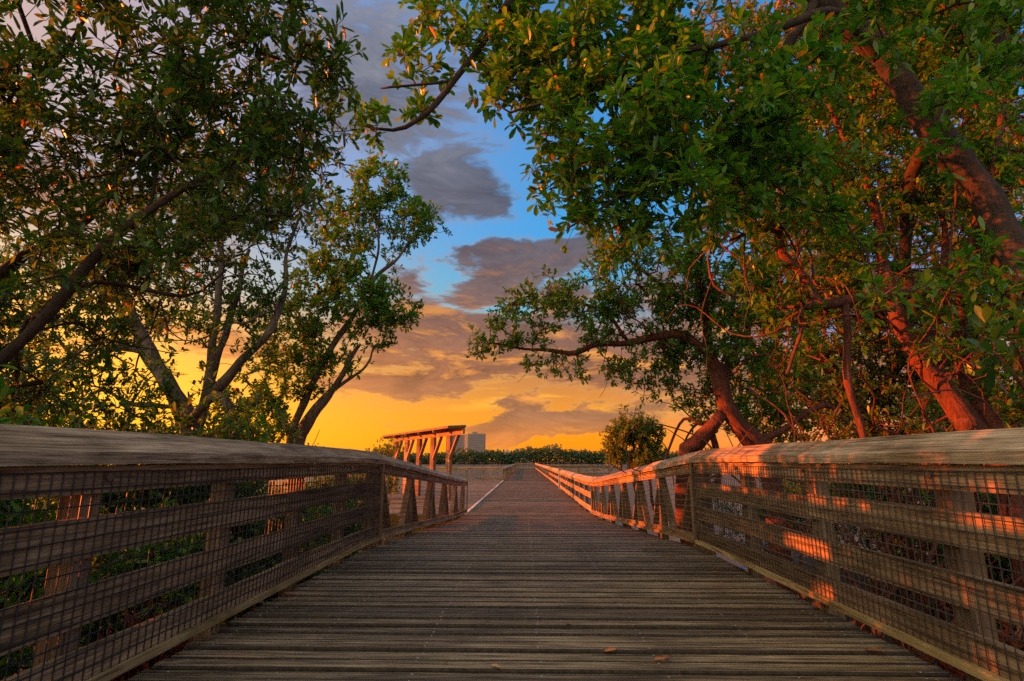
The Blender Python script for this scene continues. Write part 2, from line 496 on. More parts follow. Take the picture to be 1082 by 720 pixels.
for k in range(5):
    p = A0 + dirr * (1.5 + k * 1.88)
    m = MB(); m.beam((p[0], p[1], ZLOW), (p[0], p[1], p[2] - 0.132), 0.19, 0.19, up=(-0.45, -0.9, 0)); m.build('post', M['shelter'], sh)
    m = MB(); m.beam((p[0] - dirr[0] * .085, p[1] - dirr[1] * .085, p[2] - 1.05), p - dirr * 0.95 - np.array([0, 0, 0.14]), 0.09, 0.13, up=tuple(out)); m.build('brace', M['shelter'], sh)
    m = MB(); m.beam(p + out * 0.05 + np.array([0, 0, 0.075]), p + out * 0.72 + np.array([0, 0, 0.03]), 0.05, 0.1); m.build('rafter', M['shelter'], sh)

# ------------------------------------------------------------------ terrain and water
WZ = -1.35
def terrain():
    xs = np.concatenate([np.linspace(-1500, -60, 16), np.linspace(-40, 40, 81), np.linspace(60, 1500, 16)])
    ys = np.concatenate([np.linspace(-60, -12, 8), np.linspace(-10, 40, 51), np.linspace(48, 360, 14), np.linspace(375, 420, 6), np.linspace(520, 2500, 8)])
    X, Y = np.meshgrid(xs, ys)
    bump = 0.12 * np.sin(X * 1.3 + 0.7 * Y) * np.cos(Y * 0.9 - 0.4 * X) + 0.07 * np.sin(X * 3.1) * np.sin(Y * 2.7)
    sm = lambda v: 1 / (1 + np.exp(-np.clip(v, -30, 30)))
    left = sm((-2.0 - X) * 2.2) * sm((15.5 - Y) * 1.2)
    right = sm((X - 3.9) * 1.8) * sm((14.5 - Y) * 1.0)
    near = sm((0.6 - Y) * 1.5)
    far = sm((Y - 392) * 0.2)
    land = np.clip(np.maximum.reduce([left, right, near * 0.9, far]), 0, 1)
    Z = -2.3 + land * 1.35 + bump * (0.3 + land * 0.7)
    nx, ny = len(xs), len(ys)
    idx = np.arange(nx * ny).reshape(ny, nx)
    Fq = np.stack([idx[:-1, :-1], idx[:-1, 1:], idx[1:, 1:], idx[1:, :-1]], -1).reshape(-1, 4)
    m, t, b = material('leaf_litter_mud')
    n1 = t.noise(t.pos(), 6.0, 8, 0.7); n2 = t.noise(t.pos(), 40.0, 4, 0.7)
    col = t.ramp(t.math('ADD', t.math('MULTIPLY', n1, .5), t.math('MULTIPLY', n2, .5)), [(0.35, (0.02, 0.016, 0.01)), (0.52, (0.06, 0.045, 0.025)), (0.68, (0.15, 0.085, 0.04))])
    t.put(b.inputs['Base Color'], col); b.inputs['Roughness'].default_value = 0.9
    bp = t.new('ShaderNodeBump'); bp.inputs['Distance'].default_value = 0.05; t.put(bp.inputs['Height'], n2); t.l.new(bp.outputs[0], b.inputs['Normal'])
    o = np_mesh('ground', np.stack([X, Y, Z], -1).reshape(-1, 3), [Fq], np.zeros(len(Fq)), m, smooth=True)
    tag(o, kind='structure')
    m, t, b = material('lagoon_water')
    b.inputs['Base Color'].default_value = (0.02, 0.045, 0.07, 1); b.inputs['Roughness'].default_value = 0.08
    b.inputs['Specular IOR Level'].default_value = 0.7; b.inputs['IOR'].default_value = 1.33
    h = t.math('ADD', t.noise(t.vmath('MULTIPLY', t.pos(), (1, 1.8, 1)), 1.6, 3, 0.5), t.math('MULTIPLY', t.noise(t.pos(), 7.0, 2, 0.5), 0.25))
    bp = t.new('ShaderNodeBump'); bp.inputs['Strength'].default_value = 0.9; bp.inputs['Distance'].default_value = 0.2
    t.put(bp.inputs['Height'], h); t.l.new(bp.outputs[0], b.inputs['Normal'])
    w = np_mesh('water', np.array([[-1500, -60, WZ], [1500, -60, WZ], [1500, 2500, WZ], [-1500, 2500, WZ]]), [np.array([[0, 1, 2, 3]])], [0], m)
    tag(w, kind='structure')
terrain()

# ------------------------------------------------------------------ trees
def smooth_line(pts, step=0.12, wob=0.0):
    pts = np.array(pts, float)
    P_ = np.vstack([2 * pts[0] - pts[1], pts, 2 * pts[-1] - pts[-2]])
    outp = []
    for i in range(1, len(P_) - 2):
        a, b, c, d = P_[i - 1:i + 3]
        n = max(2, int(np.linalg.norm((c - b)[:3]) / step))
        for k in range(n):
            u = k / n
            outp.append(0.5 * ((2 * b) + (-a + c) * u + (2 * a - 5 * b + 4 * c - d) * u * u + (-a + 3 * b - 3 * c + d) * u ** 3))
    outp.append(pts[-1])
    o = np.array(outp)
    if wob:
        ph = rng.uniform(0, 6.28, 6)
        s = np.arange(len(o)) * step
        o[:, 0] += wob * (np.sin(s * 3.1 + ph[0]) + 0.5 * np.sin(s * 7.7 + ph[1])) - wob * (np.sin(ph[0]) + 0.5 * np.sin(ph[1]))
        o[:, 2] += wob * (np.sin(s * 2.7 + ph[2]) + 0.5 * np.sin(s * 8.3 + ph[3])) - wob * (np.sin(ph[2]) + 0.5 * np.sin(ph[3]))
        o[:, 3] *= 1 + 0.10 * np.sin(s * 5 + ph[4]) + 0.06 * np.sin(s * 13 + ph[5])
    return o

def unit(v):
    return v / (np.linalg.norm(v, axis=-1, keepdims=True) + 1e-9)

def leaf_arrays(base, axis, length, width, simple=False):
    """a blade per row: base point, pointing along axis; slightly arched and cupped, random roll"""
    n = len(base)
    axis = unit(axis)
    rv = unit(rng.normal(size=(n, 3)))
    # blades like to lie with their face up
    side = np.cross(axis, np.array([0, 0, 1.0]) + 0.55 * rv); side = unit(side)
    nor = np.cross(side, axis)
    L = length[:, None]; W = width[:, None]
    arch = rng.uniform(-0.18, 0.05, (n, 1)) * L
    if simple:
        V = np.stack([base, base + axis * L * 0.55 - side * W / 2 + nor * arch * 0.3, base + axis * L + nor * arch, base + axis * L * 0.55 + side * W / 2 + nor * arch * 0.3], 1)
        k = 4
        Fq = (np.arange(n)[:, None] * k + np.array([0, 1, 2, 3]))
        return V.reshape(-1, 3), [Fq], 1
    cup = rng.uniform(0.02, 0.14, (n, 1)) * W
    V = np.stack([base,
                  base + axis * L * 0.42 - side * W * 0.40 + nor * (cup + arch * 0.15),
                  base + axis * L * 0.42 + side * W * 0.40 + nor * (cup + arch * 0.15),
                  base + axis * L * 0.78 - side * W * 0.46 + nor * (cup + arch * 0.6),
                  base + axis * L * 0.78 + side * W * 0.46 + nor * (cup + arch * 0.6),
                  base + axis * L + nor * arch,
                  base + axis * L * 0.45 + nor * (arch * 0.15), base + axis * L * 0.78 + nor * arch * 0.6], 1)
    k = 8
    i0 = np.arange(n)[:, None] * k
    tri = np.concatenate([i0 + np.array(q) for q in ((0, 6, 1), (0, 2, 6), (3, 7, 5), (7, 4, 5))])
    quad = np.concatenate([i0 + np.array(q) for q in ((1, 6, 7, 3), (6, 2, 4, 7))])
    return V.reshape(-1, 3), [tri, quad], 6

def twig_mesh(p0, p1, r0, r1, n=4):
    d = unit(p1 - p0)
    a = unit(np.cross(d, np.array([0.31, 0.77, 0.55]))); b = np.cross(d, a)
    ring = []
    for P_, r in ((p0, r0), (p1 + d * r1[:, None] * 0.6, r1)):
        for k in range(n):
            c = 2 * math.pi * k / n
            ring.append(P_ + r[:, None] * (a * math.cos(c) + b * math.sin(c)))
    V = np.stack(ring, 1)
    i0 = np.arange(len(p0))[:, None] * 2 * n
    Fq = np.concatenate([i0 + np.array([k, (k + 1) % n, n + (k + 1) % n, n + k]) for k in range(n)])
    return V.reshape(-1, 3), Fq

DENS = 2.3
def make_tree(name, label, cat, base, limbs, blobs, leaf=(0.085, 0.034), lmat='leaf_dark', bark='bark_dark', dens=26.0, per=9, sub=3,
              simple=False, group=None, seed=1, roots=(), spread=1.0, wob=0.02, twig_r=0.0034, up=0.5, tangle=0):
    """limbs: lists of (x, y, z, radius); blobs: (centre, radius vector, density factor); grows twigs from the limbs to leaf rosettes filling the blobs"""
    global rng
    rng = np.random.default_rng(seed)
    root = empty(name, tuple(base)); tag(root, label, cat, group)
    mb = MB(); nodes = []; par = []; fixed = []
    limbs = list(limbs)
    if tangle:
        src = [smooth_line(L, 0.12, 0) for L in limbs]
        for k in range(tangle):
            L = src[rng.integers(len(src))]
            q = L[rng.integers(len(L) // 5, len(L))]
            p = q[:3].copy(); r = min(q[3] * 0.45, rng.uniform(0.008, 0.022)); d = unit(rng.normal(size=3) * (1, 1, 0.9)); pts = [(*p, r)]
            m = rng.integers(4, 9)
            for h in range(m):
                d = unit(d + rng.normal(size=3) * 0.55)
                p = p + d * rng.uniform(0.16, 0.34)
                pts.append((*p, r * (1 - 0.75 * (h + 1) / m)))
            limbs.append(pts)
    for L in limbs:
        ln = smooth_line(L, 0.12, wob)
        mb.tube(ln[:, :3], np.maximum(ln[:, 3], 0.003), 10 if ln[0, 3] > 0.05 else 6, r=0.5)
        st = 1 if len(ln) < 120 else 2
        for q in ln[2::st]:
            nodes.append(q[:3]); par.append(-1); fixed.append(q[3])
    N = [np.array(nodes)] ; P_ = list(par)
    tips = []
    for (c, rad, dn) in blobs:
        rad = np.broadcast_to(np.array(rad, float), (3,))
        vol = rad[0] * rad[1] * rad[2]
        n = int(DENS * dens * dn * vol ** 0.78) + 3
        k = 0; guard = 0
        ph = rng.uniform(0, 6.28, 3)
        while k < n and guard < n * 8:
            guard += 1
            d = unit(rng.normal(size=3)); rr = rng.uniform(0.25, 1.0) ** 0.5
            q = np.array(c) + d * rad * rr * (1 + 0.18 * rng.normal())
            # clumping: thin out where the slow waves are low, so gaps open up
            fr = 2.6 / max(rad.mean(), 0.4)
            w_ = math.sin(q[0] * fr * 1.3 + ph[0]) + math.sin(q[1] * fr * 1.1 + ph[1]) + math.sin(q[2] * fr * 1.5 + ph[2])
            if rng.uniform() < 0.62 + 0.30 * w_:
                tips.append(q); k += 1
    tips = np.array(tips)
    cap = len(N[0]) + len(tips) * 14 + 10
    nd = np.zeros((cap, 3)); nd[:len(N[0])] = N[0]; cnt = len(N[0])
    parent = np.full(cap, -1, int)
    tipidx = []
    if len(tips):
        d0 = np.array([np.min(np.linalg.norm(nd[:cnt] - q, axis=1)) for q in tips])
        for q in tips[np.argsort(d0)]:
            dd = np.linalg.norm(nd[:cnt] - q, axis=1)
            j = int(np.argmin(dd)); D = dd[j]
            n = min(12, max(1, int(D / 0.16)))
            p = nd[j].copy(); last = j
            bow = rng.normal(size=3) * 0.10 * D; bow[2] -= 0.05 * D
            for k in range(1, n + 1):
                u = k / n
                w_ = p + (q - p) * u + bow * 4 * u * (1 - u) * 0.6 + (rng.normal(size=3) * 0.02 if k < n else 0)
                if cnt >= cap: break
                nd[cnt] = w_; parent[cnt] = last; last = cnt; cnt += 1
            tipidx.append(last)
    nfix = len(N[0])
    load = np.zeros(cnt)
    for i in tipidx: load[i] += 1
    for i in range(cnt - 1, nfix - 1, -1):
        if parent[i] >= nfix: load[parent[i]] += load[i]
    rad = twig_r * np.maximum(load, 1) ** 0.42
    idx = np.arange(nfix, cnt)
    VB, FB, RB = [], [], []
    vo = 0
    if len(idx):
        pa = parent[idx]
        r1 = rad[idx]
        r0 = np.where(pa >= nfix, rad[np.maximum(pa, 0)], rad[idx] * 1.25)
        r0 = np.minimum(r0, r1 * 1.5)
        v, f = twig_mesh(nd[pa], nd[idx], r0, r1)
        VB.append(v); FB.append(f)
        vo = len(v)
    # rosettes: at every tip and on short side shoots
    ti = np.array(tipidx, int)
    if len(ti):
        tp = nd[ti]; ta = unit(tp - nd[np.maximum(parent[ti], 0)])
        cen, axs = [tp], [unit(ta + np.array([0, 0, up]))]
        s0, s1 = [], []
        for k in range(sub):
            d = unit(ta * 0.6 + rng.normal(size=ta.shape) * 0.8 + np.array([0, 0, up * 0.8]))
            ln = rng.uniform(0.07, 0.24, (len(tp), 1)) * spread
            back = rng.uniform(0, 0.6, (len(tp), 1)) * 0.2 * spread
            b0 = tp - ta * back
            e = b0 + d * ln
            cen.append(e); axs.append(d); s0.append(b0); s1.append(e)
        if s0:
            s0, s1 = np.vstack(s0), np.vstack(s1)
            v, f = twig_mesh(s0, s1, np.full(len(s0), twig_r * 0.8), np.full(len(s0), twig_r * 0.55), 3)
            VB.append(v); FB.append(f + vo); vo += len(v)
        cen, axs = np.vstack(cen), np.vstack(axs)
        m_ = len(cen)
        crnd = rng.uniform(size=m_)
        rep = rng.integers(max(2, per - 3), per + 3, m_)
        ci = np.repeat(np.arange(m_), rep)
        n = len(ci)
        ax = axs[ci]
        t1 = unit(np.cross(ax, rng.normal(size=(n, 3)))); 
        tilt = rng.uniform(R(25), R(85), n)[:, None]
        la = ax * np.cos(tilt) + t1 * np.sin(tilt)
        ba = cen[ci] - ax * rng.uniform(0, 0.07, (n, 1)) * spread
        ll = leaf[0] * rng.uniform(0.4, 1.28, n); lw = leaf[1] * rng.uniform(0.75, 1.2, n)
        V, Fs, nf = leaf_arrays(ba + la * 0.006, la, ll, lw, simple)
        rnd = np.clip(rng.uniform(size=n) * 0.75 + crnd[ci] * 0.25, 0, 0.999)
        dead = rng.uniform(size=n) < 0.014
        rnd = np.where(dead, rng.uniform(0, 0.02, n), 0.03 + rnd * 0.965)
        if simple:
            rf = rnd
        else:
            rf = np.concatenate([np.tile(rnd, 4), np.tile(rnd, 2)])
        o = np_mesh('crown', V, Fs, rf, M[lmat], root)
    if mb.v:
        mb.build('trunk', M[bark], root, smooth=True)
    if VB:
        f = np.concatenate(FB)
        tw = np_mesh('twigs', np.vstack(VB), [f], np.full(len(f), 0.5), M[bark], root, smooth=True)
        if cat == 'thicket':
            tw['kind'] = 'stuff'
    for L in roots:
        ln = smooth_line(L, 0.12, 0.015)
        m = MB(); m.tube(ln[:, :3], ln[:, 3], 6, r=0.5); m.build('aerial_root', M[bark], root, smooth=True)
    return root

def limb(*pts):
    """pts: (px, py, Y, width in photo pixels) -> world points with a radius"""
    o = []
    for (px, py, Y, w) in pts:
        p = at(px, py, Y)
        o.append((*p, w * Y / F / 2))
    return o
def blob(px, py, Y, rpx, dn=1.0, ry=None, depth=None):
    r = rpx * Y / F
    return (at(px, py, Y), (r, (depth if depth else r), (ry if ry else rpx) * Y / F), dn)

def wp(x, y, z, r):
    return (x, y, z, r)
# left bank -------------------------------------------------------------
make_tree('leaning_tree', 'large dark leafy tree filling the upper left with a long bare branch', 'tree', (-5.3, 3.6, -0.95),
    [[wp(-5.3, 3.6, -1.1, 0.133), *limb((-70, 452, 3.53, 17.2), (0, 383, 3.44, 14.0), (60, 318, 3.44, 12.5), (130, 245, 3.44, 10.9), (200, 200, 3.53, 7.8), (255, 165, 3.70, 5.5), (300, 120, 3.78, 3.1))],
     [wp(-5.35, 3.7, -1.1, 0.125), *limb((-110, 400, 3.78, 18.7), (0, 288, 3.96, 14.0), (55, 255, 4.13, 10.9), (110, 215, 4.30, 7.0), (150, 150, 4.30, 3.9))],
     [wp(-5.2, 3.3, -1.1, 0.117), *limb((-140, 300, 3.27, 14.0), (-40, 170, 3.27, 9.4), (50, 80, 3.35, 6.2), (100, 10, 3.44, 3.9))],
     limb((130, 245, 3.44, 6.2), (160, 215, 3.53, 3.9), (172, 120, 3.61, 3.1), (185, 30, 3.70, 2.3)),
     limb((200, 200, 3.53, 5.5), (262, 150, 3.87, 4.7), (272, 90, 3.96, 3.1), (280, 5, 4.04, 2.3)),
     limb((60, 318, 3.44, 6.2), (100, 300, 3.70, 4.7), (190, 318, 3.96, 3.9), (240, 290, 4.13, 2.3))],
    [blob(30, 30, 2.96, 75, .55), blob(120, 20, 3.10, 75, .7), blob(150, 90, 3.18, 85), blob(225, 50, 3.33, 70), blob(300, 40, 3.55, 55), blob(335, 90, 3.70, 45), blob(40, 130, 3.04, 80, .6), blob(120, 170, 3.70, 80, 1.1),
     blob(220, 140, 3.87, 80, 1.1), blob(295, 140, 3.55, 60), blob(345, 140, 4.30, 38, .8), blob(30, 240, 3.25, 70, .65), blob(180, 235, 3.47, 60), blob(265, 205, 3.62, 60), blob(330, 195, 4.30, 35, .7), blob(90, 260, 4.13, 55, .8),
     ((-4.6, 3.0, 1.75), (0.7, 0.9, 0.5), 1.3), ((-4.9, 4.2, 1.8), (0.6, 0.6, 0.5), 1.0), ((-5.6, 1.4, 1.9), (0.9, 0.9, 0.6), 1.6), ((-5.9, 2.7, 1.9), (0.9, 0.8, 0.6), 1.5), ((-5.2, 0.1, 1.9), (0.9, 0.9, 0.6), 1.2), blob(-60, 100, 2.96, 120), blob(-70, 260, 3.61, 110, .8), blob(110, 330, 4.30, 48, .8), blob(20, 340, 3.96, 50, .8), blob(30, 410, 4.47, 40, .6), blob(170, 300, 4.64, 45, .7), blob(-30, 410, 3.96, 60, .7), blob(60, -80, 2.96, 120), blob(200, -80, 3.18, 110), blob(320, -60, 3.55, 60)],  # blobs in world coordinates: unseen foliage added to block the low sun
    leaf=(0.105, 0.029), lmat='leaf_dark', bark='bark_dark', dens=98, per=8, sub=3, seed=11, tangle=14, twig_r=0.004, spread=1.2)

make_tree('mangrove_tree', 'pale trunked tree whose several crooked stems fork just above the left railing', 'tree', (-4.85, 8, -0.95),
    [[wp(-4.85, 8, -1.1, 0.179), *limb((204, 500, 8, 24.8), (203, 462, 8, 20.7), (187, 420, 8, 17.9), (160, 372, 8.1, 15.9), (140, 335, 8.2, 11.7), (128, 290, 8.2, 8.2), (150, 240, 8.2, 4.8))],
     limb((205, 462, 8, 12.4), (222, 415, 8, 10.3), (230, 330, 7.9, 7.6), (236, 270, 7.9, 5.5), (240, 215, 7.8, 3.4)),
     limb((222, 418, 8, 11.0), (250, 390, 8, 9.7), (285, 350, 8, 7.6), (300, 305, 8.1, 6.2), (304, 268, 8.1, 4.1), (318, 230, 8.2, 2.8)),
     limb((212, 440, 8.1, 9.7), (238, 345, 8.3, 7.6), (251, 307, 8.4, 6.2), (262, 265, 8.5, 3.4)),
     limb((198, 450, 7.9, 9.0), (210, 430, 7.75, 9.7), (226, 419, 7.7, 9.7), (240, 432, 7.7, 9.0), (246, 470, 7.8, 8.2), (250, 560, 7.8, 7.6)),
     limb((160, 372, 8.1, 9.0), (120, 366, 8.3, 6.9), (85, 380, 8.4, 4.8), (55, 350, 8.4, 2.8)),
     limb((190, 430, 8, 5.5), (140, 425, 8.2, 4.8), (105, 410, 8.3, 3.4), (80, 430, 8.3, 2.1))],
    [blob(70, 320, 8, 50, .9), blob(110, 270, 8, 55, 1), blob(230, 300, 8.2, 40, .8), blob(150, 340, 8.3, 40, .7), blob(265, 320, 8, 30, .9), blob(215, 350, 7.4, 34, .6), blob(170, 400, 7.6, 34, .6), blob(250, 430, 8, 26, .7), blob(110, 350, 8.2, 45, .7), blob(40, 380, 8, 45, .7), blob(285, 300, 7.8, 28, .8), blob(100, 420, 8.3, 40, .6), blob(180, 255, 8, 60, .9), blob(240, 230, 8, 50), blob(305, 240, 8, 42), blob(85, 385, 8, 42, .5), blob(195, 320, 7.7, 32, .7), blob(30, 425, 7.8, 42, .7), blob(10, 350, 8, 45, .5),
     blob(190, 190, 8.2, 70, .8), blob(280, 180, 8.2, 60, .7), blob(125, 420, 8.2, 28, .5), blob(275, 375, 8, 18, .6), blob(60, 440, 8, 36, .8), blob(150, 445, 8, 26, .8)],
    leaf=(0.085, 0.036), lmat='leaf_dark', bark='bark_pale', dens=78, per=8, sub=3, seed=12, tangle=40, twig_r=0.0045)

make_tree('mangrove_tree', 'leafy tree added at the left edge, mostly out of frame, shading the pale trunk', 'tree', (-10.9, 8.4, -0.95),  # crown placed mostly out of frame to keep sun off the pale trunk
    [[wp(-10.9, 8.4, -1.2, 0.18), wp(-10.8, 8.3, 1.0, 0.14), wp(-10.3, 8.2, 3.0, 0.09), wp(-9.7, 7.8, 5.0, 0.04)], [wp(-10.8, 8.3, 1.2, 0.08), wp(-9.6, 8.8, 2.8, 0.05), wp(-8.3, 8.9, 3.6, 0.02)], [wp(-10.8, 8.3, 0.8, 0.06), wp(-9.2, 8.1, 1.7, 0.04), wp(-7.6, 8.0, 2.2, 0.015)]],
    [((-10.0, 7.6, 3.8), (1.4, 1.4, 1.1), 1), ((-9.6, 7.2, 5.0), (1.4, 1.3, 1.1), 1), ((-10.6, 9.2, 4.6), (1.4, 1.4, 1.2), 1), ((-8.6, 7.7, 3.7), (1.1, 0.8, 0.9), .9), ((-8.9, 7.4, 2.5), (1.3, 0.9, 0.6), .9), ((-8.2, 7.0, 1.9), (1.0, 0.7, 0.5), .8)],
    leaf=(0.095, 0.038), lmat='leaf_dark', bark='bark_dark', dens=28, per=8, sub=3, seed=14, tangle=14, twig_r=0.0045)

make_tree('mangrove_tree', 'slender spreading tree by the ramp with airy tufted crown standing against the sunset', 'tree', (-4.15, 10, -0.95),
    [[wp(-4.15, 10, -1.1, 0.141), *limb((312, 520, 10, 15.5), (315, 468, 10, 13.4), (326, 440, 10, 11.3), (345, 420, 10, 9.2), (362, 395, 10, 5.6), (378, 365, 10.2, 3.5))],
     limb((310, 500, 10, 10.6), (307, 466, 10, 9.2), (318, 430, 10, 7.7), (340, 385, 10.1, 7.0), (372, 335, 10.2, 5.6), (392, 298, 10.3, 4.9), (418, 275, 10.3, 3.5), (440, 245, 10.3, 2.1)),
     limb((392, 298, 10.3, 3.5), (400, 262, 10.3, 2.8), (403, 215, 10.3, 2.1)),
     limb((345, 420, 10, 4.2), (385, 385, 10, 2.8), (393, 366, 10, 2.1)),
     limb((311, 480, 10, 6.3), (292, 430, 10, 4.9), (262, 405, 9.9, 2.8))],
    [blob(402, 196, 10.3, 34, 1.5), blob(440, 232, 10.3, 30, 1.5), blob(372, 235, 10.3, 36, 1.2), blob(355, 272, 10.2, 42), blob(415, 328, 10.2, 27, 1.8), blob(378, 320, 10, 38, 1.3), blob(330, 310, 10, 42), blob(300, 355, 10, 42),
     blob(345, 368, 10, 36), blob(285, 408, 9.8, 36, .7), blob(255, 425, 9.6, 30, .7), blob(278, 452, 9.6, 30, .8), blob(400, 350, 10, 25, .8), blob(330, 400, 10, 28, .6), blob(420, 255, 10.3, 25, .5)],
    leaf=(0.095, 0.042), lmat='leaf_green', bark='bark_pale', dens=80, per=9, sub=3, seed=13, twig_r=0.0042)

def shrub(x, y, h, r, label, lmat='leaf_dark', zb=-0.95, dens=70, leaf=(0.08, 0.034), seed=1, group=None, name='shrub', bark='bark_dark', n=5):
    rs = random.Random(seed)
    limbs = []; bl = []
    for k in range(n):
        a = 6.28 * k / n + rs.random(); q = rs.uniform(0.3, 0.75) * r
        top = (x + q * math.cos(a), y + q * math.sin(a), zb + (h - zb) * rs.uniform(0.5, 0.85))
        limbs.append([(x + 0.06 * math.cos(a), y + 0.06 * math.sin(a), zb - 0.1, 0.022), (x + .4 * q * math.cos(a), y + .4 * q * math.sin(a), zb + 0.4 * (top[2] - zb), 0.016), (*top, 0.008)])
        bl.append((np.array(top), (r * 0.62, r * 0.62, (h - zb) * 0.30), 1.0))
    bl.append((np.array([x, y, zb + (h - zb) * 0.36]), (r * 0.8, r * 0.8, (h - zb) * 0.30), 0.9))
    bl.append((np.array([x, y, zb + (h - zb) * 0.72]), (r * 0.7, r * 0.7, (h - zb) * 0.28), 1.0))
    return make_tree(name, label, 'shrub', (x, y, zb), limbs, bl, leaf=leaf, lmat=lmat, bark=bark, dens=dens, per=8, sub=3, group=group, seed=seed)
g = 'low shrubs behind the left railing'
shrub(-2.55, 2.3, 0.35, 0.5, 'low leafy clump right behind the lowest boards near the left edge', 'leaf_green', seed=61, group=g, dens=130)
shrub(-2.6, 0.7, 0.6, 0.6, 'leafy clump beside the viewer, left of the railing', seed=62, group=g, dens=130)
shrub(-2.5, 3.9, 0.40, 0.5, 'low green clump behind the third post of the left railing', 'leaf_green', seed=63, group=g, dens=130)
shrub(-2.6, 5.5, 0.45, 0.55, 'dark clump close behind the left railing halfway to the ramp', seed=64, group=g, dens=120)
shrub(-2.6, 7.3, 0.35, 0.55, 'leafy clump behind the left railing just before the bend', 'leaf_green', seed=65, group=g, dens=110)
shrub(-3.2, 1.5, 1.9, 0.85, 'broad dark unseen shrub behind the nearest left boards, raised to block the sun', seed=21, dens=150, group=g)  # out of frame; made tall and dense to block the low sun
shrub(-3.5, 3.2, 1.3, 0.9, 'bushy green shrub behind the left railing under the long bare branch', 'leaf_green', seed=22, dens=120, group=g)
shrub(-3.4, 4.8, 1.25, 0.8, 'dark shrub behind the left railing below the fork of the pale trunk', seed=23, dens=120, group=g)
shrub(-3.5, 6.2, 1.05, 0.85, 'green shrub topping the left railing at the foot of the pale trunked tree', 'leaf_green', seed=24, dens=100, group=g)
shrub(-3.9, 7.4, 1.55, 0.6, 'small yellow green shrub in front of the pale trunk', 'leaf_olive', seed=25, group=g)
shrub(-3.2, 9.0, 0.55, 0.7, 'low shrub behind the left railing where the ramp starts', seed=26, group=g)
shrub(-3.6, 11.5, 0.75, 0.8, 'olive shrub behind the sloping left railing', 'leaf_olive', seed=27, group=g)
shrub(-6.6, 6.3, 2.1, 1.3, 'wide shrub rising over the left railing cap near the left edge', 'leaf_dark', seed=28, group=g)
shrub(-5.8, 23, 1.9, 0.8, 'small feathery bush poking up at the left end of the shade shelter', 'leaf_olive', seed=29, zb=-1.3, dens=40)

# right bank -------------------------------------------------------------
make_tree('leaning_tree', 'great overhanging tree with thick dark trunk slanting across the upper right', 'tree', (6.3, 4.7, -1.0),
    [[wp(6.3, 4.7, -1.2, 0.282), *limb((1135, 440, 5, 40.5), (1088, 330, 5, 34.3), (1042, 215, 5, 32.6), (985, 135, 5, 31.7), (930, 60, 5, 29.9), (862, 0, 4.9, 26.4), (780, -60, 4.7, 21.1), (680, -80, 4.6, 15.0), (570, -30, 4.5, 11.4), (510, 45, 4.5, 8.8), (482, 86, 4.5, 7.0), (440, 128, 4.5, 6.6), (413, 142, 4.5, 4.4), (378, 136, 4.5, 2.6))],
     limb((482, 86, 4.5, 5.3), (455, 88, 4.5, 4.4), (425, 92, 4.5, 3.5), (402, 96, 4.5, 2.2)),
     limb((930, 60, 5, 15.8), (880, 10, 4.6, 11.4), (790, 40, 4.4, 8.8), (700, 60, 4.3, 6.2), (620, 90, 4.3, 4.4), (540, 120, 4.3, 2.6)),
     limb((985, 135, 5, 19.4), (962, 190, 5.6, 15.8), (958, 260, 6, 12.3), (965, 330, 6.2, 8.8)),
     limb((862, 0, 4.9, 14.1), (800, 90, 4.5, 7.9), (740, 160, 4.3, 5.3), (660, 200, 4.3, 3.5), (600, 245, 4.3, 2.6)),
     limb((985, 135, 5, 12.3), (1040, 60, 5, 8.8), (1075, -20, 5, 6.2))],
    [blob(465, 15, 4.5, 34, .8), blob(530, 30, 4.5, 55), blob(600, 40, 4.4, 65), blob(680, 50, 4.3, 70), blob(548, 95, 4.4, 48), blob(620, 130, 4.3, 65, 1.1), blob(700, 140, 4.2, 75, 1.1), blob(585, 175, 4.4, 34, .9),
     blob(640, 205, 4.3, 45), blob(720, 215, 4.2, 55), blob(655, 245, 4.3, 32), blob(612, 240, 4.4, 20, .8), blob(775, 120, 4.4, 75, 1.1), blob(790, 200, 4.6, 55), blob(398, 128, 4.5, 24, .55), blob(440, 70, 4.5, 22, .5), blob(450, 110, 4.5, 15, .4),
     blob(850, 80, 4.4, 60, .7), blob(1010, 120, 4.1, 50, .5), blob(1050, 290, 4.2, 50, .55), blob(930, 20, 4.2, 55, .6), blob(870, 190, 4.4, 55, .5), blob(1060, 40, 4.2, 55, .7), blob(930, 300, 4.3, 35, .35), blob(560, -70, 4.4, 80), blob(700, -70, 4.4, 90), blob(830, -80, 4.8, 100), blob(1000, -20, 5, 90, .7), blob(430, 45, 4.6, 18, .4), blob(700, 100, 4.8, 80, .8), blob(580, 80, 4.8, 60, .8)],
    leaf=(0.122, 0.045), lmat='leaf_green', bark='bark_dark', dens=95, per=8, sub=3, seed=31, spread=1.2)

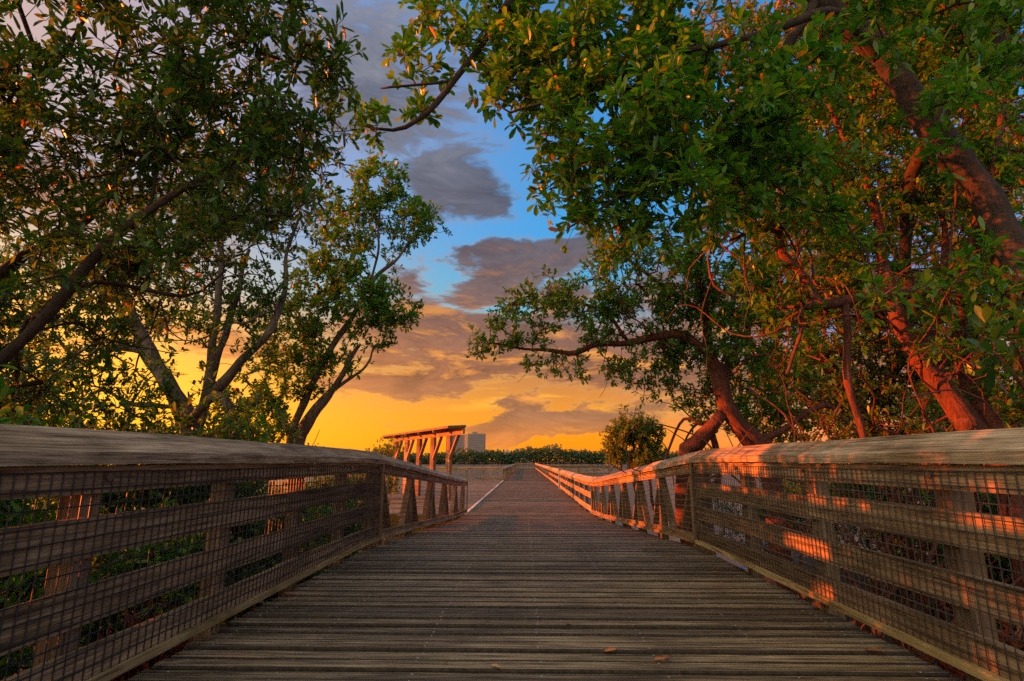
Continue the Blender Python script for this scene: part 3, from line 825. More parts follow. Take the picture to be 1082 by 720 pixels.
make_tree('mangrove_tree', 'reddish twin trunked tree with a long crooked limb and hanging roots', 'tree', (4.4, 5.3, -1.0),
    [[wp(4.55, 5.4, -1.2, 0.150), *limb((1060, 500, 5.3, 24.6), (1027, 455, 5.3, 22.2), (1000, 420, 5.4, 20.6), (969, 382, 5.5, 17.4), (945, 330, 5.6, 15.8), (935, 290, 5.7, 11.9), (915, 200, 5.9, 8.7), (880, 120, 6, 5.5), (850, 60, 6, 3.2))],
     [wp(4.75, 5.5, -1.2, 0.127), *limb((1075, 510, 5.4, 20.6), (1054, 455, 5.4, 18.2), (1032, 415, 5.5, 17.4), (1015, 360, 5.6, 14.3), (1024, 292, 5.4, 11.9), (1045, 200, 5.4, 7.9), (1060, 100, 5.5, 5.5), (1065, 10, 5.6, 3.2))],
     limb((1095, 298, 5.2, 15.8), (1060, 296, 5.2, 15.0), (1020, 292, 5.2, 14.3), (973, 304, 5.2, 13.5), (915, 312, 5.2, 12.7), (866, 322, 5.2, 11.9), (852, 300, 5.2, 11.1), (836, 282, 5.2, 10.3), (825, 262, 5.2, 9.5), (825, 238, 5.2, 8.7), (795, 235, 5.1, 7.1), (760, 208, 5, 4.8), (715, 190, 4.9, 3.2)),
     limb((866, 322, 5.2, 7.9), (856, 321, 5.2, 7.1), (851, 330, 5.15, 4.0)),
     limb((825, 245, 5.2, 6.3), (800, 242, 5.1, 4.8), (775, 255, 5, 3.2)),
     limb((965, 385, 5.5, 9.5), (1000, 330, 5.6, 7.9), (1000, 250, 5.7, 6.3), (985, 160, 5.8, 4.8)),
     limb((945, 328, 5.2, 4.8), (925, 330, 5.1, 3.2), (920, 345, 5.1, 2.4))],
    [blob(800, 260, 5.2, 45, .7), blob(770, 215, 5, 45), blob(860, 250, 5.5, 50, .7), blob(870, 150, 6, 70, .8), blob(940, 110, 6, 65, .6), blob(1030, 60, 5.6, 70, .9), blob(1055, 150, 5.5, 60, .9), blob(1000, 190, 5.8, 60, .7), blob(930, 240, 5.9, 60, .8),
     blob(1060, 260, 5.3, 45, .8), blob(1090, 400, 5.2, 50, .8), blob(880, 370, 5.5, 34, .45), blob(830, 330, 5.2, 32, .5), blob(1015, 330, 5.2, 28, .7), blob(1000, 370, 5.0, 24, .8), blob(960, 30, 6, 60, .7), blob(900, 40, 5.8, 60, .7)],
    leaf=(0.108, 0.040), lmat='leaf_green', bark='bark_red', dens=80, per=8, sub=3, seed=32, tangle=60, twig_r=0.0052, spread=1.1,
    roots=[limb((893, 322, 5.2, 9), (893, 350, 5.2, 8), (893, 390, 5.2, 8), (898, 420, 5.2, 7), (908, 450, 5.2, 7), (930, 520, 5.2, 6)),
           limb((848, 335, 5.2, 4), (848, 355, 5.2, 4), (840, 375, 5.2, 3.5), (832, 393, 5.2, 3)),
           limb((760, 225, 5, 4), (748, 260, 5, 3), (752, 300, 5, 3), (775, 312, 5, 2.5)),
           limb((1000, 300, 5.2, 3), (1006, 250, 5.2, 3), (1008, 190, 5.2, 2.5)),
           limb((1060, 300, 5.2, 6), (1052, 240, 5.2, 6), (1040, 200, 5.2, 5))])

def thicket():
    rs = random.Random(5)
    L = []
    for k in range(60):
        x, y = rs.uniform(3.3, 5.4), rs.uniform(5.7, 6.9)
        p = np.array([x, y, -1.1]); d = np.array([rs.uniform(-.5, .5), rs.uniform(-.3, .3), 1.0]); r = rs.uniform(0.010, 0.030); pts = [(*p, r)]
        m = rs.randint(8, 13)
        for h in range(m):
            d = d + np.array([rs.gauss(0, .40), rs.gauss(0, .28), rs.gauss(.10, .26) if p[2] < 1.0 else rs.gauss(-.05, .4)]); d /= np.linalg.norm(d)
            p = p + d * rs.uniform(0.28, 0.46); pts.append((*p, r * (1 - 0.7 * (h + 1) / m)))
        L.append(pts)
    make_tree('mangrove_thicket', 'tangle of thin reddish mangrove stems right behind the right railing', 'thicket', (4.3, 6.3, -1.0), L,
        [((4.0, 6.3, 1.5), (0.9, 0.5, 0.5), .5), ((4.9, 6.3, 1.9), (0.8, 0.5, 0.5), .5), ((4.4, 6.4, 0.8), (1.0, 0.5, 0.4), .35)], leaf=(0.09, 0.036), lmat='leaf_olive', bark='bark_red', dens=34, per=7, sub=2, seed=38, tangle=30, twig_r=0.005)
thicket()
make_tree('sapling', 'young sapling with big glossy leaves just over the right railing at the right edge', 'tree', (3.3, 2.7, -1.0),
    [[wp(3.3, 2.7, -1.2, 0.03), *limb((1110, 470, 2.9, 9), (1085, 400, 2.9, 6), (1062, 350, 2.9, 4)), ],
     limb((1098, 430, 2.9, 5), (1070, 400, 2.8, 4), (1045, 375, 2.8, 3))],
    [blob(1076, 345, 2.9, 30, .9), blob(1100, 380, 2.9, 40, .9), blob(1052, 378, 2.85, 20, .8)],
    leaf=(0.13, 0.046), lmat='leaf_dark', bark='bark_red', dens=34, per=7, sub=2, seed=133)

make_tree('mangrove_tree', 'broad tree beyond the right railing with a low limb reaching left over the walk', 'tree', (3.7, 9, -1.3),
    [[wp(3.95, 8.9, -1.6, 0.135), *limb((812, 490, 9, 22.4), (800, 468, 9, 20.9), (774, 440, 9, 18.7), (760, 400, 9, 15.7), (749, 372, 9, 12.7), (748, 330, 9, 9.7), (735, 280, 9, 6.0), (720, 235, 9, 3.0))],
     [wp(2.58, 9.2, -1.6, 0.113), *limb((722, 490, 9.2, 16.5), (735, 470, 9.2, 15.7), (750, 455, 9.1, 14.2), (765, 438, 9, 12.0))],
     limb((749, 375, 9, 10.5), (718, 352, 9, 9.0), (690, 355, 9, 8.2), (663, 360, 9, 7.5), (635, 362, 9, 6.7), (608, 372, 9, 5.6), (585, 371, 9, 4.5), (554, 367, 9, 3.0), (520, 360, 9, 1.8)),
     limb((663, 360, 9, 4.5), (640, 335, 9, 3.7), (600, 320, 9, 3.0), (560, 330, 9, 1.8)),
     limb((760, 400, 9, 7.5), (790, 350, 9.2, 6.7), (800, 290, 9.3, 5.3), (790, 230, 9.4, 3.0)),
     limb((748, 335, 9, 6.0), (700, 300, 9, 4.5), (660, 270, 9, 3.0)),
     limb((800, 468, 9, 7.5), (830, 452, 9, 6.7), (862, 430, 9, 6.0), (880, 428, 9, 4.5), (905, 455, 9, 4.5), (930, 490, 9, 3.7)),
     limb((752, 458, 9.2, 6.0), (757, 480, 9.2, 6.0), (757, 520, 9.2, 6.0))],
    [blob(535, 348, 9, 30), blob(575, 328, 9, 32), blob(505, 360, 9, 18, .8), blob(620, 315, 9, 38), blob(600, 382, 9, 24, .7), blob(560, 375, 9, 20, .6), blob(660, 300, 9, 45), blob(640, 350, 9, 30, .8), blob(710, 290, 9, 50), blob(760, 280, 9, 55),
     blob(700, 350, 9.2, 42), blob(690, 392, 9.4, 32, .9), blob(728, 410, 9.5, 28, .8), blob(655, 385, 9.2, 26, .7), blob(760, 350, 9.2, 55), blob(800, 320, 9.4, 50, .9), blob(640, 270, 9.2, 28, .8), blob(770, 420, 9.5, 36, .8), blob(800, 440, 9.6, 30, .9), blob(835, 450, 9.4, 26, .9), blob(740, 440, 9.6, 22, .6), blob(830, 390, 9.6, 40, .8), blob(550, 320, 9, 18, .7)],
    leaf=(0.088, 0.038), lmat='leaf_green', bark='bark_red', dens=76, per=9, sub=3, seed=34, tangle=40, twig_r=0.005,
    roots=[limb((748, 452, 9.25, 4), (724, 442, 9.4, 2.8), (708, 475, 9.5, 2.4), (700, 520, 9.5, 2)), limb((752, 446, 9.2, 3), (735, 450, 9.4, 2.2), (719, 478, 9.5, 2), (715, 520, 9.5, 1.6))])

make_tree('background_tree', 'tangled sunlit tree deep behind the crooked limb on the right', 'tree', (7.2, 11.5, -1.0),
    [[wp(7.2, 11.5, -1.3, 0.16), *limb((930, 470, 11.5, 18), (900, 420, 11.6, 15), (870, 380, 11.8, 12), (840, 320, 12, 9), (830, 250, 12, 6), (835, 150, 12, 4))],
     limb((915, 450, 11.5, 14), (945, 400, 11.8, 11), (960, 330, 12, 8), (940, 240, 12, 6), (920, 120, 12, 4)),
     limb((910, 440, 11.5, 10), (860, 440, 11.6, 8), (820, 430, 11.8, 5)),
     limb((925, 465, 11.5, 9), (960, 455, 11.3, 8), (1010, 462, 11.2, 7), (1060, 470, 11, 5))],
    [blob(830, 360, 11.8, 55, 1), blob(960, 340, 11.8, 50, 1), blob(880, 320, 11.6, 45, 1), blob(870, 455, 11.2, 40, .6), blob(960, 455, 11, 40, .6), blob(790, 400, 11.8, 40, .6), blob(1010, 400, 11.5, 45, 1), blob(900, 370, 11.8, 55, .8), blob(960, 400, 11.8, 50, .8), blob(850, 430, 11.6, 45, .6), blob(920, 440, 11.4, 45, .7), blob(850, 280, 12, 65), blob(930, 290, 12, 65), blob(820, 190, 12, 70), blob(900, 180, 12, 75), blob(830, 90, 12, 75), blob(910, 70, 12, 75), blob(770, 40, 12, 50, .9), blob(800, 455, 11.6, 26, .6), blob(860, 10, 12, 60)],
    leaf=(0.11, 0.048), lmat='leaf_olive', bark='bark_red', dens=70, per=8, sub=3, seed=35, tangle=70, twig_r=0.008)
make_tree('background_tree', 'dense tree at the far right behind the twin reddish trunks', 'tree', (9.5, 9.5, -1.0),
    [[wp(9.5, 9.5, -1.3, 0.17), *limb((1110, 470, 9.5, 26), (1090, 380, 9.6, 20), (1060, 280, 9.8, 15), (1040, 180, 10, 10), (1010, 80, 10, 6))],
     limb((1090, 385, 9.6, 13), (1030, 370, 9.7, 10), (1000, 320, 9.8, 7), (985, 250, 10, 5)),
     limb((1100, 440, 9.5, 12), (1040, 440, 9.4, 8), (1000, 445, 9.3, 6))],
    [blob(1040, 420, 9.5, 45, .8), blob(1000, 440, 9.3, 36, .7), blob(1070, 340, 9.6, 60), blob(1000, 320, 9.8, 60), blob(1060, 230, 9.8, 70), blob(1000, 200, 10, 65), blob(1060, 110, 10, 75), blob(990, 90, 10, 70), blob(1020, 10, 10, 75), blob(1090, 440, 9.4, 40), blob(960, 20, 10, 55)],
    leaf=(0.10, 0.044), lmat='leaf_olive', bark='bark_red', dens=80, per=8, sub=3, seed=36, tangle=40, twig_r=0.007)

make_tree('mangrove_bush', 'round solitary mangrove bush standing in the water beyond the sunlit right railing', 'shrub', (3.75, 18, -1.4),
    [[wp(3.75, 18, -1.7, 0.06), *limb((668, 500, 18, 4), (668, 475, 18, 3), (668, 450, 18, 1.5))],
     [wp(3.3, 18, -1.7, 0.04), *limb((655, 490, 18, 3), (652, 465, 18, 2))], [wp(4.2, 18, -1.7, 0.04), *limb((684, 490, 18, 3), (686, 465, 18, 2))],
     limb((686, 478, 18, 1.6), (700, 468, 18, 1.2), (710, 490, 18, 1.1), (713, 515, 18, 1.0))],
    [blob(668, 452, 18, 20), blob(654, 462, 18, 18), blob(684, 462, 18, 18), blob(668, 475, 18, 24), blob(650, 478, 18, 14), blob(688, 480, 18, 14)],
    leaf=(0.10, 0.046), lmat='leaf_olive', bark='bark_red', dens=115, per=9, sub=3, seed=37)
shrub(-3.4, -0.3, 2.1, 0.9, 'tall unseen shrub added on the left bank beside the viewer as a sun block', seed=51, dens=130, group=g)  # out of frame; added to keep low sun off the near railing
shrub(-3.3, -2.2, 2.0, 0.9, 'leafy unseen shrub added on the left bank behind the viewer as a sun block', seed=52, dens=110, group=g)  # another out-of-frame sun blocker, added for its shade
g2 = 'undergrowth shrubs behind the right railing'
shrub(4.3, 2.9, 0.5, 0.7, 'thin green shrub seen through the gaps at the right end of the right railing', 'leaf_green', seed=41, group=g2, dens=45)
shrub(5.2, 4.4, 0.9, 0.9, 'dark shrub at the foot of the reddish twin trunks', 'leaf_dark', seed=42, group=g2, dens=50)
shrub(6.0, 7.0, 1.7, 1.1, 'olive shrub behind the middle of the right railing', 'leaf_olive', seed=43, group=g2, dens=50)
shrub(4.9, 6.0, 0.6, 0.8, 'low green shrub under the hanging root behind the right railing', 'leaf_green', seed=48, group=g2, dens=50)
shrub(7.5, 5.6, 2.0, 1.3, 'wide dark shrub closing the view behind the twin trunks', 'leaf_dark', seed=49, group=g2, dens=50)
shrub(5.4, 8.8, 0.7, 0.9, 'dark shrub behind the right railing near the ramp top', 'leaf_dark', seed=50, group=g2, dens=50)
shrub(9.6, 7.4, 1.9, 1.3, 'olive shrub at the far right under the dense tree', 'leaf_olive', seed=53, group=g2, dens=50)
shrub(4.6, 11.0, 0.35, 1.0, 'low dark shrub behind the bend of the right railing', 'leaf_dark', seed=54, group=g2, dens=45)
shrub(6.8, 12.5, 0.9, 1.2, 'leafy shrub on the bank behind the broad tree', 'leaf_green', seed=55, group=g2, dens=45)
shrub(9.0, 11.5, 1.2, 1.4, 'wide olive shrub at the back of the right bank', 'leaf_olive', seed=56, group=g2, dens=45)
shrub(12.5, 10.5, 1.6, 1.8, 'largest dark shrub far back on the right bank', 'leaf_dark', seed=57, group=g2, dens=45)
shrub(11.5, 15.5, 0.9, 1.8, 'low mangrove shrub at the water edge on the right', 'leaf_green', seed=58, group=g2, dens=40, zb=-1.3)
shrub(7.6, 16.5, 0.5, 1.3, 'small mangrove shrub in the water behind the ramp railing', 'leaf_dark', seed=59, group=g2, dens=40, zb=-1.3)
shrub(7.4, 8.8, 1.8, 1.1, 'reddish twiggy shrub glowing behind the hanging root', 'leaf_red', seed=44, group=g2, dens=55, leaf=(0.06, 0.022), bark='bark_red')
shrub(2.45, 2.75, 0.02, 0.28, 'clump of red dried leaves beside the foot of the right railing', 'leaf_red', seed=45, zb=-1.0, dens=150, leaf=(0.09, 0.022))
shrub(2.45, 3.4, -0.05, 0.25, 'smaller clump of red dried leaves further along the right railing foot', 'leaf_red', seed=46, zb=-1.0, dens=150, leaf=(0.09, 0.022))
shrub(-2.15, 3.3, -0.02, 0.25, 'clump of red dried leaves under the left railing', 'leaf_red', seed=47, zb=-1.0, dens=150, leaf=(0.08, 0.022))


# ------------------------------------------------------------------ far shore
def far_shore():
    global rng
    rng = np.random.default_rng(5)
    pts = []
    n = 60000
    x = rng.uniform(-230, 430, n)
    u = rng.uniform(size=n)
    top = 9.2 + 1.6 * np.sin(x * 0.035 + 1) + 1.3 * np.sin(x * 0.11) + 0.8 * np.sin(x * 0.29 + 2) + 0.5 * np.sin(x * 0.61)
    y = 398 + rng.uniform(-8, 26, n) + 4 * np.sin(x * 0.05)
    cell = np.floor(x / 3.1) + np.floor(y / 5) * 311
    hj = np.sin(cell * 12.9898) * 43758.5453; hj = hj - np.floor(hj)
    z = -1.4 + (top * (0.78 + 0.3 * hj)) * u ** 0.7
    c = np.stack([x, y, z], 1)
    ax = unit(rng.normal(size=(n, 3)) + np.array([0, 0, 0.4]))
    V, Fs, nf = leaf_arrays(c, ax, rng.uniform(1.0, 2.2, n), rng.uniform(0.9, 1.8, n), True)
    rn = 0.05 + 0.94 * (0.6 * hj + 0.4 * rng.uniform(size=n))
    o = np_mesh('treeline', V, Fs, rn, M['leaf_far'])
    tag(o, 'low dark green mangrove forest along the far shore', 'forest', None, 'stuff')
far_shore()

def tower():
    Y = 760.0
    a, b = at(475, 487, Y)[0], at(512, 487, Y)[0]
    top = at(494, 458.5, Y)[2]
    root = empty('apartment_building', ((a + b) / 2, Y, -1)); tag(root, 'tall grey apartment block far beyond the trees behind the shelter', 'building')
    conc = plain('building_concrete', (0.20, 0.165, 0.17), 0.8, 0, 0.08, 0.2)
    glass = plain('building_glass', (0.13, 0.115, 0.125), 0.5, 0, 0.2, 0.5)
    lit = plain('building_sunlit_strip', (0.55, 0.30, 0.18), 0.8, 0, 0.1, 0.3)  # orange sunlight on the middle strip is painted into its colour
    mid = a + (b - a) * 0.47
    m = MB(); m.box(a, mid - 2.2, Y, Y + 14, -1, top - 1.5); m.build('wing', conc, root)
    m = MB(); m.box(mid + 2.2, b, Y - 3, Y + 14, -1, top); m.build('wing', conc, root)
    m = MB(); m.box(mid - 2.199, mid + 2.199, Y - 1.5, Y + 14.1, -1, top - 0.6); m.build('stair_tower', lit, root)
    m = MB(); m.box(mid + 8, mid + 14, Y + 2, Y + 8, top + 0.01, top + 2.5); m.build('plant_room', conc, root)
    z = 2.0
    while z < top - 3:
        for (x0, x1, yy) in ((a + 1, mid - 3.2, Y - 0.06), (mid + 3.4, b - 1, Y - 3.06)):
            m = MB()
            n = 6; w = (x1 - x0) / n
            for k in range(n):
                m.box(x0 + k * w + 0.3, x0 + (k + 1) * w - 0.3, yy, yy + 0.3, z, z + 1.7)
            m.build('window_band', glass, root)
        z += 3.1
tower()
def house(px, Y, w, h, rh, label, mat_w, mat_r):
    x = at(px, 487, Y)[0]
    root = empty('gabled_house', (x, Y, -1)); tag(root, label, 'house', 'houses beyond the far trees')
    m = MB(); m.box(x - w / 2, x + w / 2, Y, Y + 9, -1, h); m.build('wall', mat_w, root)
    m = MB()
    m.add([(x - w / 2 - .4, Y - .4, h), (x + w / 2 + .4, Y - .4, h), (x, Y - .4, h + rh), (x - w / 2 - .4, Y + 9.4, h), (x + w / 2 + .4, Y + 9.4, h), (x, Y + 9.4, h + rh)],
          [(0, 1, 2), (5, 4, 3), (0, 3, 4, 1), (1, 4, 5, 2), (2, 5, 3, 0)])
    m.build('roof', mat_r, root)
hw = plain('house_wall', (0.3, 0.28, 0.25), 0.8); hr = plain('house_roof_blue', (0.24, 0.30, 0.36), 0.6); hr2 = plain('house_roof_grey', (0.30, 0.30, 0.30), 0.6)
house(546, 470, 7, 7.6, 4.2, 'small house with pale blue gable above the far trees', hw, hr)
house(536, 480, 6, 7.8, 3.0, 'small grey roofed house left of the blue gabled one', hw, hr2)
house(557, 485, 9, 7.2, 2.6, 'low grey roofed house right of the blue gabled one', hw, hr2)

# ------------------------------------------------------------------ dry leaves on the planks
def dry_leaf(px, py, L, rot, label, mat):
    d = ray(px, py); t_ = -EYE[2] / d[2]
    p = EYE + d * t_
    o = MB(); vs = []
    for i, (u, w) in enumerate(((0, 0.01), (0.25, 0.15), (0.55, 0.23), (0.8, 0.14), (1, 0.01))):
        for s in (-1, 0, 1):
            vs.append(((u - 0.5) * L, s * w * L, 0.006 + 0.34 * L * (abs(s) * w * 2.0 + (u - 0.45) ** 2 * random.uniform(0.6, 1.4))))
    fs = [(i * 3 + k, i * 3 + k + 1, i * 3 + k + 4, i * 3 + k + 3) for i in range(4) for k in range(2)]
    o.add(vs, fs)
    ob = o.build('dry_leaf', mat)
    sd = ob.modifiers.new('thick', 'SOLIDIFY'); sd.thickness = 0.001
    ob.scale = (0.78, 0.78, 0.78)
    ob.location = (p[0], p[1], 0.002); ob.rotation_euler = (random.uniform(-.12, .12), random.uniform(-.12, .12), rot)
    tag(ob, label, 'leaf', 'dry leaves lying on the boardwalk')
dl = [plain('dry_leaf_orange', (0.42, 0.15, 0.05), 0.7), plain('dry_leaf_brown', (0.22, 0.09, 0.04), 0.7), plain('dry_leaf_tan', (0.38, 0.22, 0.10), 0.7)]
dry_leaf(645, 690, 0.09, 0.1, 'narrow rust orange dry leaf lying alone right of the middle screws', dl[0])
dry_leaf(697, 700, 0.10, 0.5, 'large curled orange dry leaf nearest the right railing foot', dl[0])
dry_leaf(704, 697, 0.07, 2.2, 'small brown dry leaf touching the large curled orange one', dl[1])
dry_leaf(524, 707, 0.075, 2.7, 'tan dry leaf lying closest to the bottom edge of the photo', dl[2])
dry_leaf(681, 580, 0.10, 0.9, 'tan dry leaf on the planks near the start of the ramp', dl[2])
dry_leaf(709, 587, 0.09, 1.9, 'brown dry leaf near the right mesh panel at the ramp top', dl[1])
dry_leaf(601, 661, 0.05, 0.3, 'tiny brown dry leaf between two screw rows', dl[1])
dry_leaf(925, 691, 0.12, -0.3, 'dark brown dry leaf lying by the right railing boards', dl[1])
dry_leaf(222, 677, 0.06, 1.2, 'dark curled dry leaf lying near the left railing', dl[1])
dry_leaf(756, 606, 0.07, 0.0, 'rust brown dry leaf beside the second right post', dl[0])

def litter():
    global rng
    rng = np.random.default_rng(77)
    n = 420
    y = 1.2 + 9.0 * rng.uniform(size=n) ** 1.2
    side = rng.uniform(size=n)
    x = np.where(side < 0.35, XL + 0.35 * rng.uniform(size=n) ** 2, np.where(side < 0.7, XR - 0.4 * rng.uniform(size=n) ** 2, rng.uniform(XL, XR, n)))
    z = np.array([deckz(q) for q in y]) + 0.007
    a = rng.uniform(0, 6.28, n)
    ax = np.stack([np.cos(a), np.sin(a), rng.uniform(-.05, .25, n)], 1)
    ln = rng.uniform(0.012, 0.035, n)
    V, Fs, nf = leaf_arrays(np.stack([x, y, z], 1), ax, ln, ln * rng.uniform(0.12, 0.4, n), True)
    tag(np_mesh('leaf_litter', V, Fs, rng.uniform(size=n), M['litter']), 'crumbs of dry leaf and twig scattered over the planks', None, None, 'stuff')
M['litter'] = leafmat('leaf_crumbs', [(0.06, 0.03, 0.015), (0.16, 0.07, 0.03), (0.26, 0.15, 0.07)], dead_share=0.0, trans=0.1, gloss=0.8)
litter()

# ------------------------------------------------------------------ sun and sky
SUN_AZ, SUN_EL = R(-88.5), R(6.0)      # azimuth from +Y towards +X
sd = np.array([math.sin(SUN_AZ) * math.cos(SUN_EL), math.cos(SUN_AZ) * math.cos(SUN_EL), math.sin(SUN_EL)])
sun = bpy.data.lights.new('sun', 'SUN'); sun.energy = 3.7; sun.angle = R(0.6); sun.color = (1.0, 0.15, 0.012)
so = bpy.data.objects.new('sun', sun); COL.objects.link(so)
so.rotation_euler = Vector(-sd).to_track_quat('-Z', 'Y').to_euler()

def world():
    w = bpy.data.worlds.new('World'); scene.world = w; w.use_nodes = True
    t = NT(w.node_tree)
    for n in list(t.n): t.n.remove(n)
    outn = t.new('ShaderNodeOutputWorld')
    sky = t.new('ShaderNodeTexSky', sky_type='NISHITA'); sky.sun_disc = False
    sky.sun_elevation = SUN_EL; sky.sun_rotation = SUN_AZ
    sky.air_density = 1.3; sky.dust_density = 2.0
    bg0 = t.new('ShaderNodeBackground'); bg0.inputs[1].default_value = 0.05
    t.l.new(sky.outputs[0], bg0.inputs[0])
    d = t.new('ShaderNodeTexCoord').outputs['Generated']
    d = t.vmath('NORMALIZE', d)
    sp = t.new('ShaderNodeSeparateXYZ'); t.l.new(d, sp.inputs[0])
    x, y, z = sp.outputs
    az = t.math('ARCTAN2', x, y)                       # 0 straight ahead, + to the right
    el = t.math('ARCSINE', z)
    # two noise fields that fray every edge
    ds = t.vmath('MULTIPLY', d, (1.0, 1.0, 2.2))
    n1 = t.noise(ds, 3.2, 8, 0.58, 0.3); n2 = t.noise(t.vmath('ADD', ds, (7.3, 2.1, 4.4)), 3.2, 8, 0.58, 0.3)
    fv = t.vmath('ADD', t.vmath('MULTIPLY', d, (1.0, 1.0, 3.2)), (1.7, 9.2, 0.4))
    fine = t.noise(fv, 7.0, 12, 0.68, 0.6)
    fine_up = t.noise(t.vmath('ADD', fv, (0.0, 0.0, 0.055)), 7.0, 12, 0.68, 0.6)
    aw = t.math('ADD', az, t.math('MULTIPLY', t.math('SUBTRACT', n1, 0.5), 0.55))
    ew = t.math('ADD', el, t.math('MULTIPLY', t.math('SUBTRACT', n2, 0.5), 0.24))
    deg = lambda v: R(v)
    # clear sky by height
    base = t.ramp(t.math('DIVIDE', el, 1.5708, clamp=True), [
        (0.0, (0.95, 0.25, 0.006)), (0.026, (0.98, 0.285, 0.007)), (0.05, (0.80, 0.27, 0.022)), (0.10, (0.45, 0.18, 0.07)), (0.145, (0.26, 0.22, 0.20)),
        (0.175, (0.06, 0.40, 0.60)), (0.26, (0.018, 0.32, 0.72)), (0.42, (0.03, 0.24, 0.62)), (0.60, (0.07, 0.17, 0.36)), (1.0, (0.15, 0.16, 0.20))])
    stv = t.noise(t.vmath('MULTIPLY', d, (2.2, 2.2, 15.0)), 1.9, 9, 0.62, 0.5)
    gold = t.math('MULTIPLY', t.ramp(stv, [(0.51, (0, 0, 0)), (0.63, (1, 1, 1))], 'EASE'), t.math('POWER', 2.71828, t.math('MULTIPLY', t.math('POWER', t.math('DIVIDE', t.math('SUBTRACT', el, R(7.0)), R(2.4)), 2.0), -1.0)))
    base = t.mix(t.math('MULTIPLY', gold, 0.8), base, (0.98, 0.45, 0.04))
    # sunset glow towards the sun: bright gold low on the left
    def gauss(v, c, s):
        u = t.math('DIVIDE', t.math('SUBTRACT', v, c), s)
        return t.math('POWER', 2.71828, t.math('MULTIPLY', t.math('MULTIPLY', u, u), -1.0))
    glow = t.math('MULTIPLY', gauss(az, R(-56), R(32)), gauss(el, R(5), R(13)))
    col = t.mix(t.math('MULTIPLY', glow, 0.95, clamp=True), base, (2.0, 0.92, 0.03))
    cool = t.ramp(az, [(0.14, (0, 0, 0)), (0.5, (1, 1, 1))])
    col = t.mix(t.math('MULTIPLY', t.math('MULTIPLY', cool, gauss(el, R(17), R(11))), 0.95), col, (0.15, 0.25, 0.52))
    pink = t.math('MULTIPLY', gauss(az, R(-60), R(40)), gauss(el, R(32), R(16)))
    col = t.mix(t.math('MULTIPLY', pink, 0.85, clamp=True), col, (0.72, 0.44, 0.30))
    # cloud shapes: (az, el, half width, half height) in degrees, strength
    def bl(a0, e0, ra, re, k=1.0, tilt=0.0):
        da = t.math('DIVIDE', t.math('SUBTRACT', aw, R(a0)), R(ra))
        e_ = t.math('SUBTRACT', ew, t.math('MULTIPLY', t.math('SUBTRACT', aw, R(a0)), tilt)) if tilt else ew
        de = t.math('DIVIDE', t.math('SUBTRACT', e_, R(e0)), R(re))
        r2 = t.math('ADD', t.math('MULTIPLY', da, da), t.math('MULTIPLY', de, de))
        return t.math('MULTIPLY', t.math('SUBTRACT', 1.0, t.math('SQRT', r2)), k)
    blobs_ = CLOUDS
    acc = None
    for b in blobs_:
        v = bl(*b)
        acc = v if acc is None else t.math('MAXIMUM', acc, v)
    acc = t.math('ADD', acc, t.math('MULTIPLY', t.math('SUBTRACT', fine, 0.5), 3.4))
    acc = t.math('ADD', acc, t.math('MULTIPLY', t.math('MULTIPLY', t.math('SUBTRACT', stv, 0.46), 4.5), gauss(el, R(8.5), R(6.0))))
    # scattered clouds everywhere else
    gen = t.math('MULTIPLY', t.math('SUBTRACT', n1, 0.56), 4.0)
    front = t.math('MULTIPLY', gauss(az, R(0), R(34)), gauss(el, R(16), R(34)))
    gen = t.math('SUBTRACT', gen, t.math('MULTIPLY', front, 1.5))
    acc = t.math('MAXIMUM', acc, gen)
    dens = t.ramp(acc, [(-0.0, (0, 0, 0)), (0.75, (1, 1, 1))], 'EASE')
    ccol = t.ramp(t.math('DIVIDE', el, 1.5708, clamp=True), [
        (0.0, (0.62, 0.19, 0.02)), (0.05, (0.28, 0.135, 0.072)), (0.10, (0.235, 0.105, 0.068)), (0.15, (0.17, 0.10, 0.09)), (0.20, (0.125, 0.10, 0.115)), (0.28, (0.085, 0.10, 0.15)), (0.5, (0.19, 0.21, 0.28)), (1.0, (0.30, 0.30, 0.34))])
    lit = t.mix(t.math('MULTIPLY', glow, 0.9, clamp=True), ccol, (1.35, 0.45, 0.05))
    shade = t.ramp(fine, [(0.34, (0.66, 0.66, 0.70)), (0.66, (1.5, 1.38, 1.25))])
    lit = t.mix(1.0, lit, shade, 'MULTIPLY')
    under = t.math('MULTIPLY', t.math('SUBTRACT', fine_up, fine), 5.5, clamp=True)
    under = t.math('MULTIPLY', under, gauss(el, R(9), R(9)))
    lit = t.mix(t.math('MULTIPLY', under, 0.9, clamp=True), lit, (0.95, 0.36, 0.06))
    col = t.mix(dens, col, lit)
    # thin bright rims where a cloud thins out
    rim = t.ramp(acc, [(0.0, (0, 0, 0)), (0.2, (1, 1, 1)), (0.5, (0, 0, 0))], 'EASE')
    warm = t.ramp(t.math('DIVIDE', el, 1.5708, clamp=True), [(0.0, (1.0, 0.45, 0.05)), (0.14, (0.85, 0.48, 0.18)), (0.3, (0.30, 0.34, 0.42))])
    col = t.mix(t.math('MULTIPLY', rim, 0.16), col, warm)
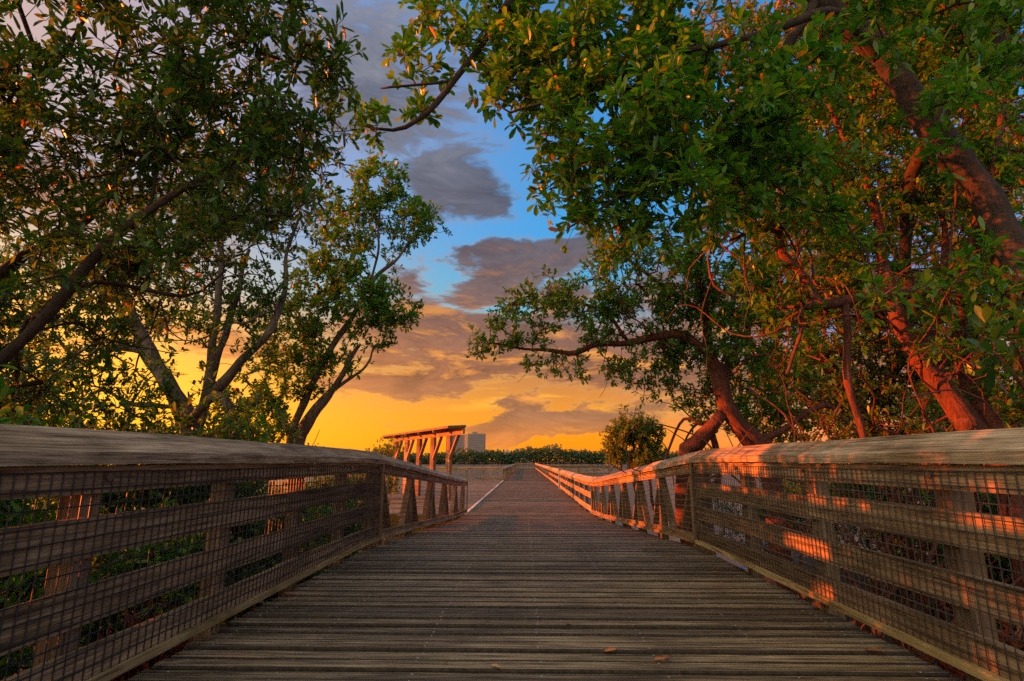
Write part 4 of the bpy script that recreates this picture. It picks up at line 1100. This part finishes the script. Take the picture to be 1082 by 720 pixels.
    # unseen sky behind and above the viewer, brightened as added fill light
    back = t.ramp(t.math('MULTIPLY_ADD', t.math('ADD', t.math('MULTIPLY', x, 0.55), t.math('MULTIPLY', y, 0.84)), -0.5, 0.5), [(0.42, (0, 0, 0)), (0.75, (1, 1, 1))], 'EASE')
    col = t.mix(back, col, BACK_FILL)
    bg1 = t.new('ShaderNodeBackground'); bg1.inputs[1].default_value = SKYK
    t.l.new(col, bg1.inputs[0])
    ad = t.new('ShaderNodeMixShader'); ad.inputs[0].default_value = 0.97; t.l.new(bg0.outputs[0], ad.inputs[1]); t.l.new(bg1.outputs[0], ad.inputs[2])
    t.l.new(ad.outputs[0], outn.inputs[0])
SKYK = 0.255
BACK_FILL = (1.35, 1.08, 0.76)
CLOUDS = [(-8.5, 28, 6.0, 6.0, 1.5), (-20, 38, 12, 8, 1.1), (0, 20.0, 8.5, 3.1, 1.9, 0.42), (-5, 12.4, 19, 4.6, 3.0), (-12.5, 18.5, 3.5, 1.8, 1.0), (9, 10, 10, 3.0, 1.5), (1, 4.0, 13, 1.6, 2.0), (-15, 8.5, 9, 1.6, 1.2),
          (18, 14, 12, 6, 1.2), (4, 15.5, 9, 2.0, 1.2), (-40, 22, 16, 5, 0.9), (-30, 11, 14, 2.0, 0.8), (-55, 9, 14, 1.6, 0.8), (30, 8, 20, 4, 1.0)]
world()

# ------------------------------------------------------------------ camera and render
cam = bpy.data.cameras.new('camera'); cam.sensor_width = 36.0; cam.lens = F / 1082.0 * 36.0
cam.clip_start = 0.05; cam.clip_end = 6000
co = bpy.data.objects.new('camera', cam); COL.objects.link(co)
co.location = EYE; co.rotation_euler = (math.pi / 2 + PITCH, 0, YAW)
scene.camera = co
vs = scene.view_settings
vs.view_transform = 'Standard'; vs.look = 'None'; vs.gamma = 1.0; vs.use_curve_mapping = False; vs.exposure = 2.2
c = scene.cycles
c.max_bounces = 6; c.diffuse_bounces = 3; c.glossy_bounces = 2; c.transmission_bounces = 3; c.transparent_max_bounces = 4
c.use_denoising = False
c.sample_clamp_indirect = 6.0
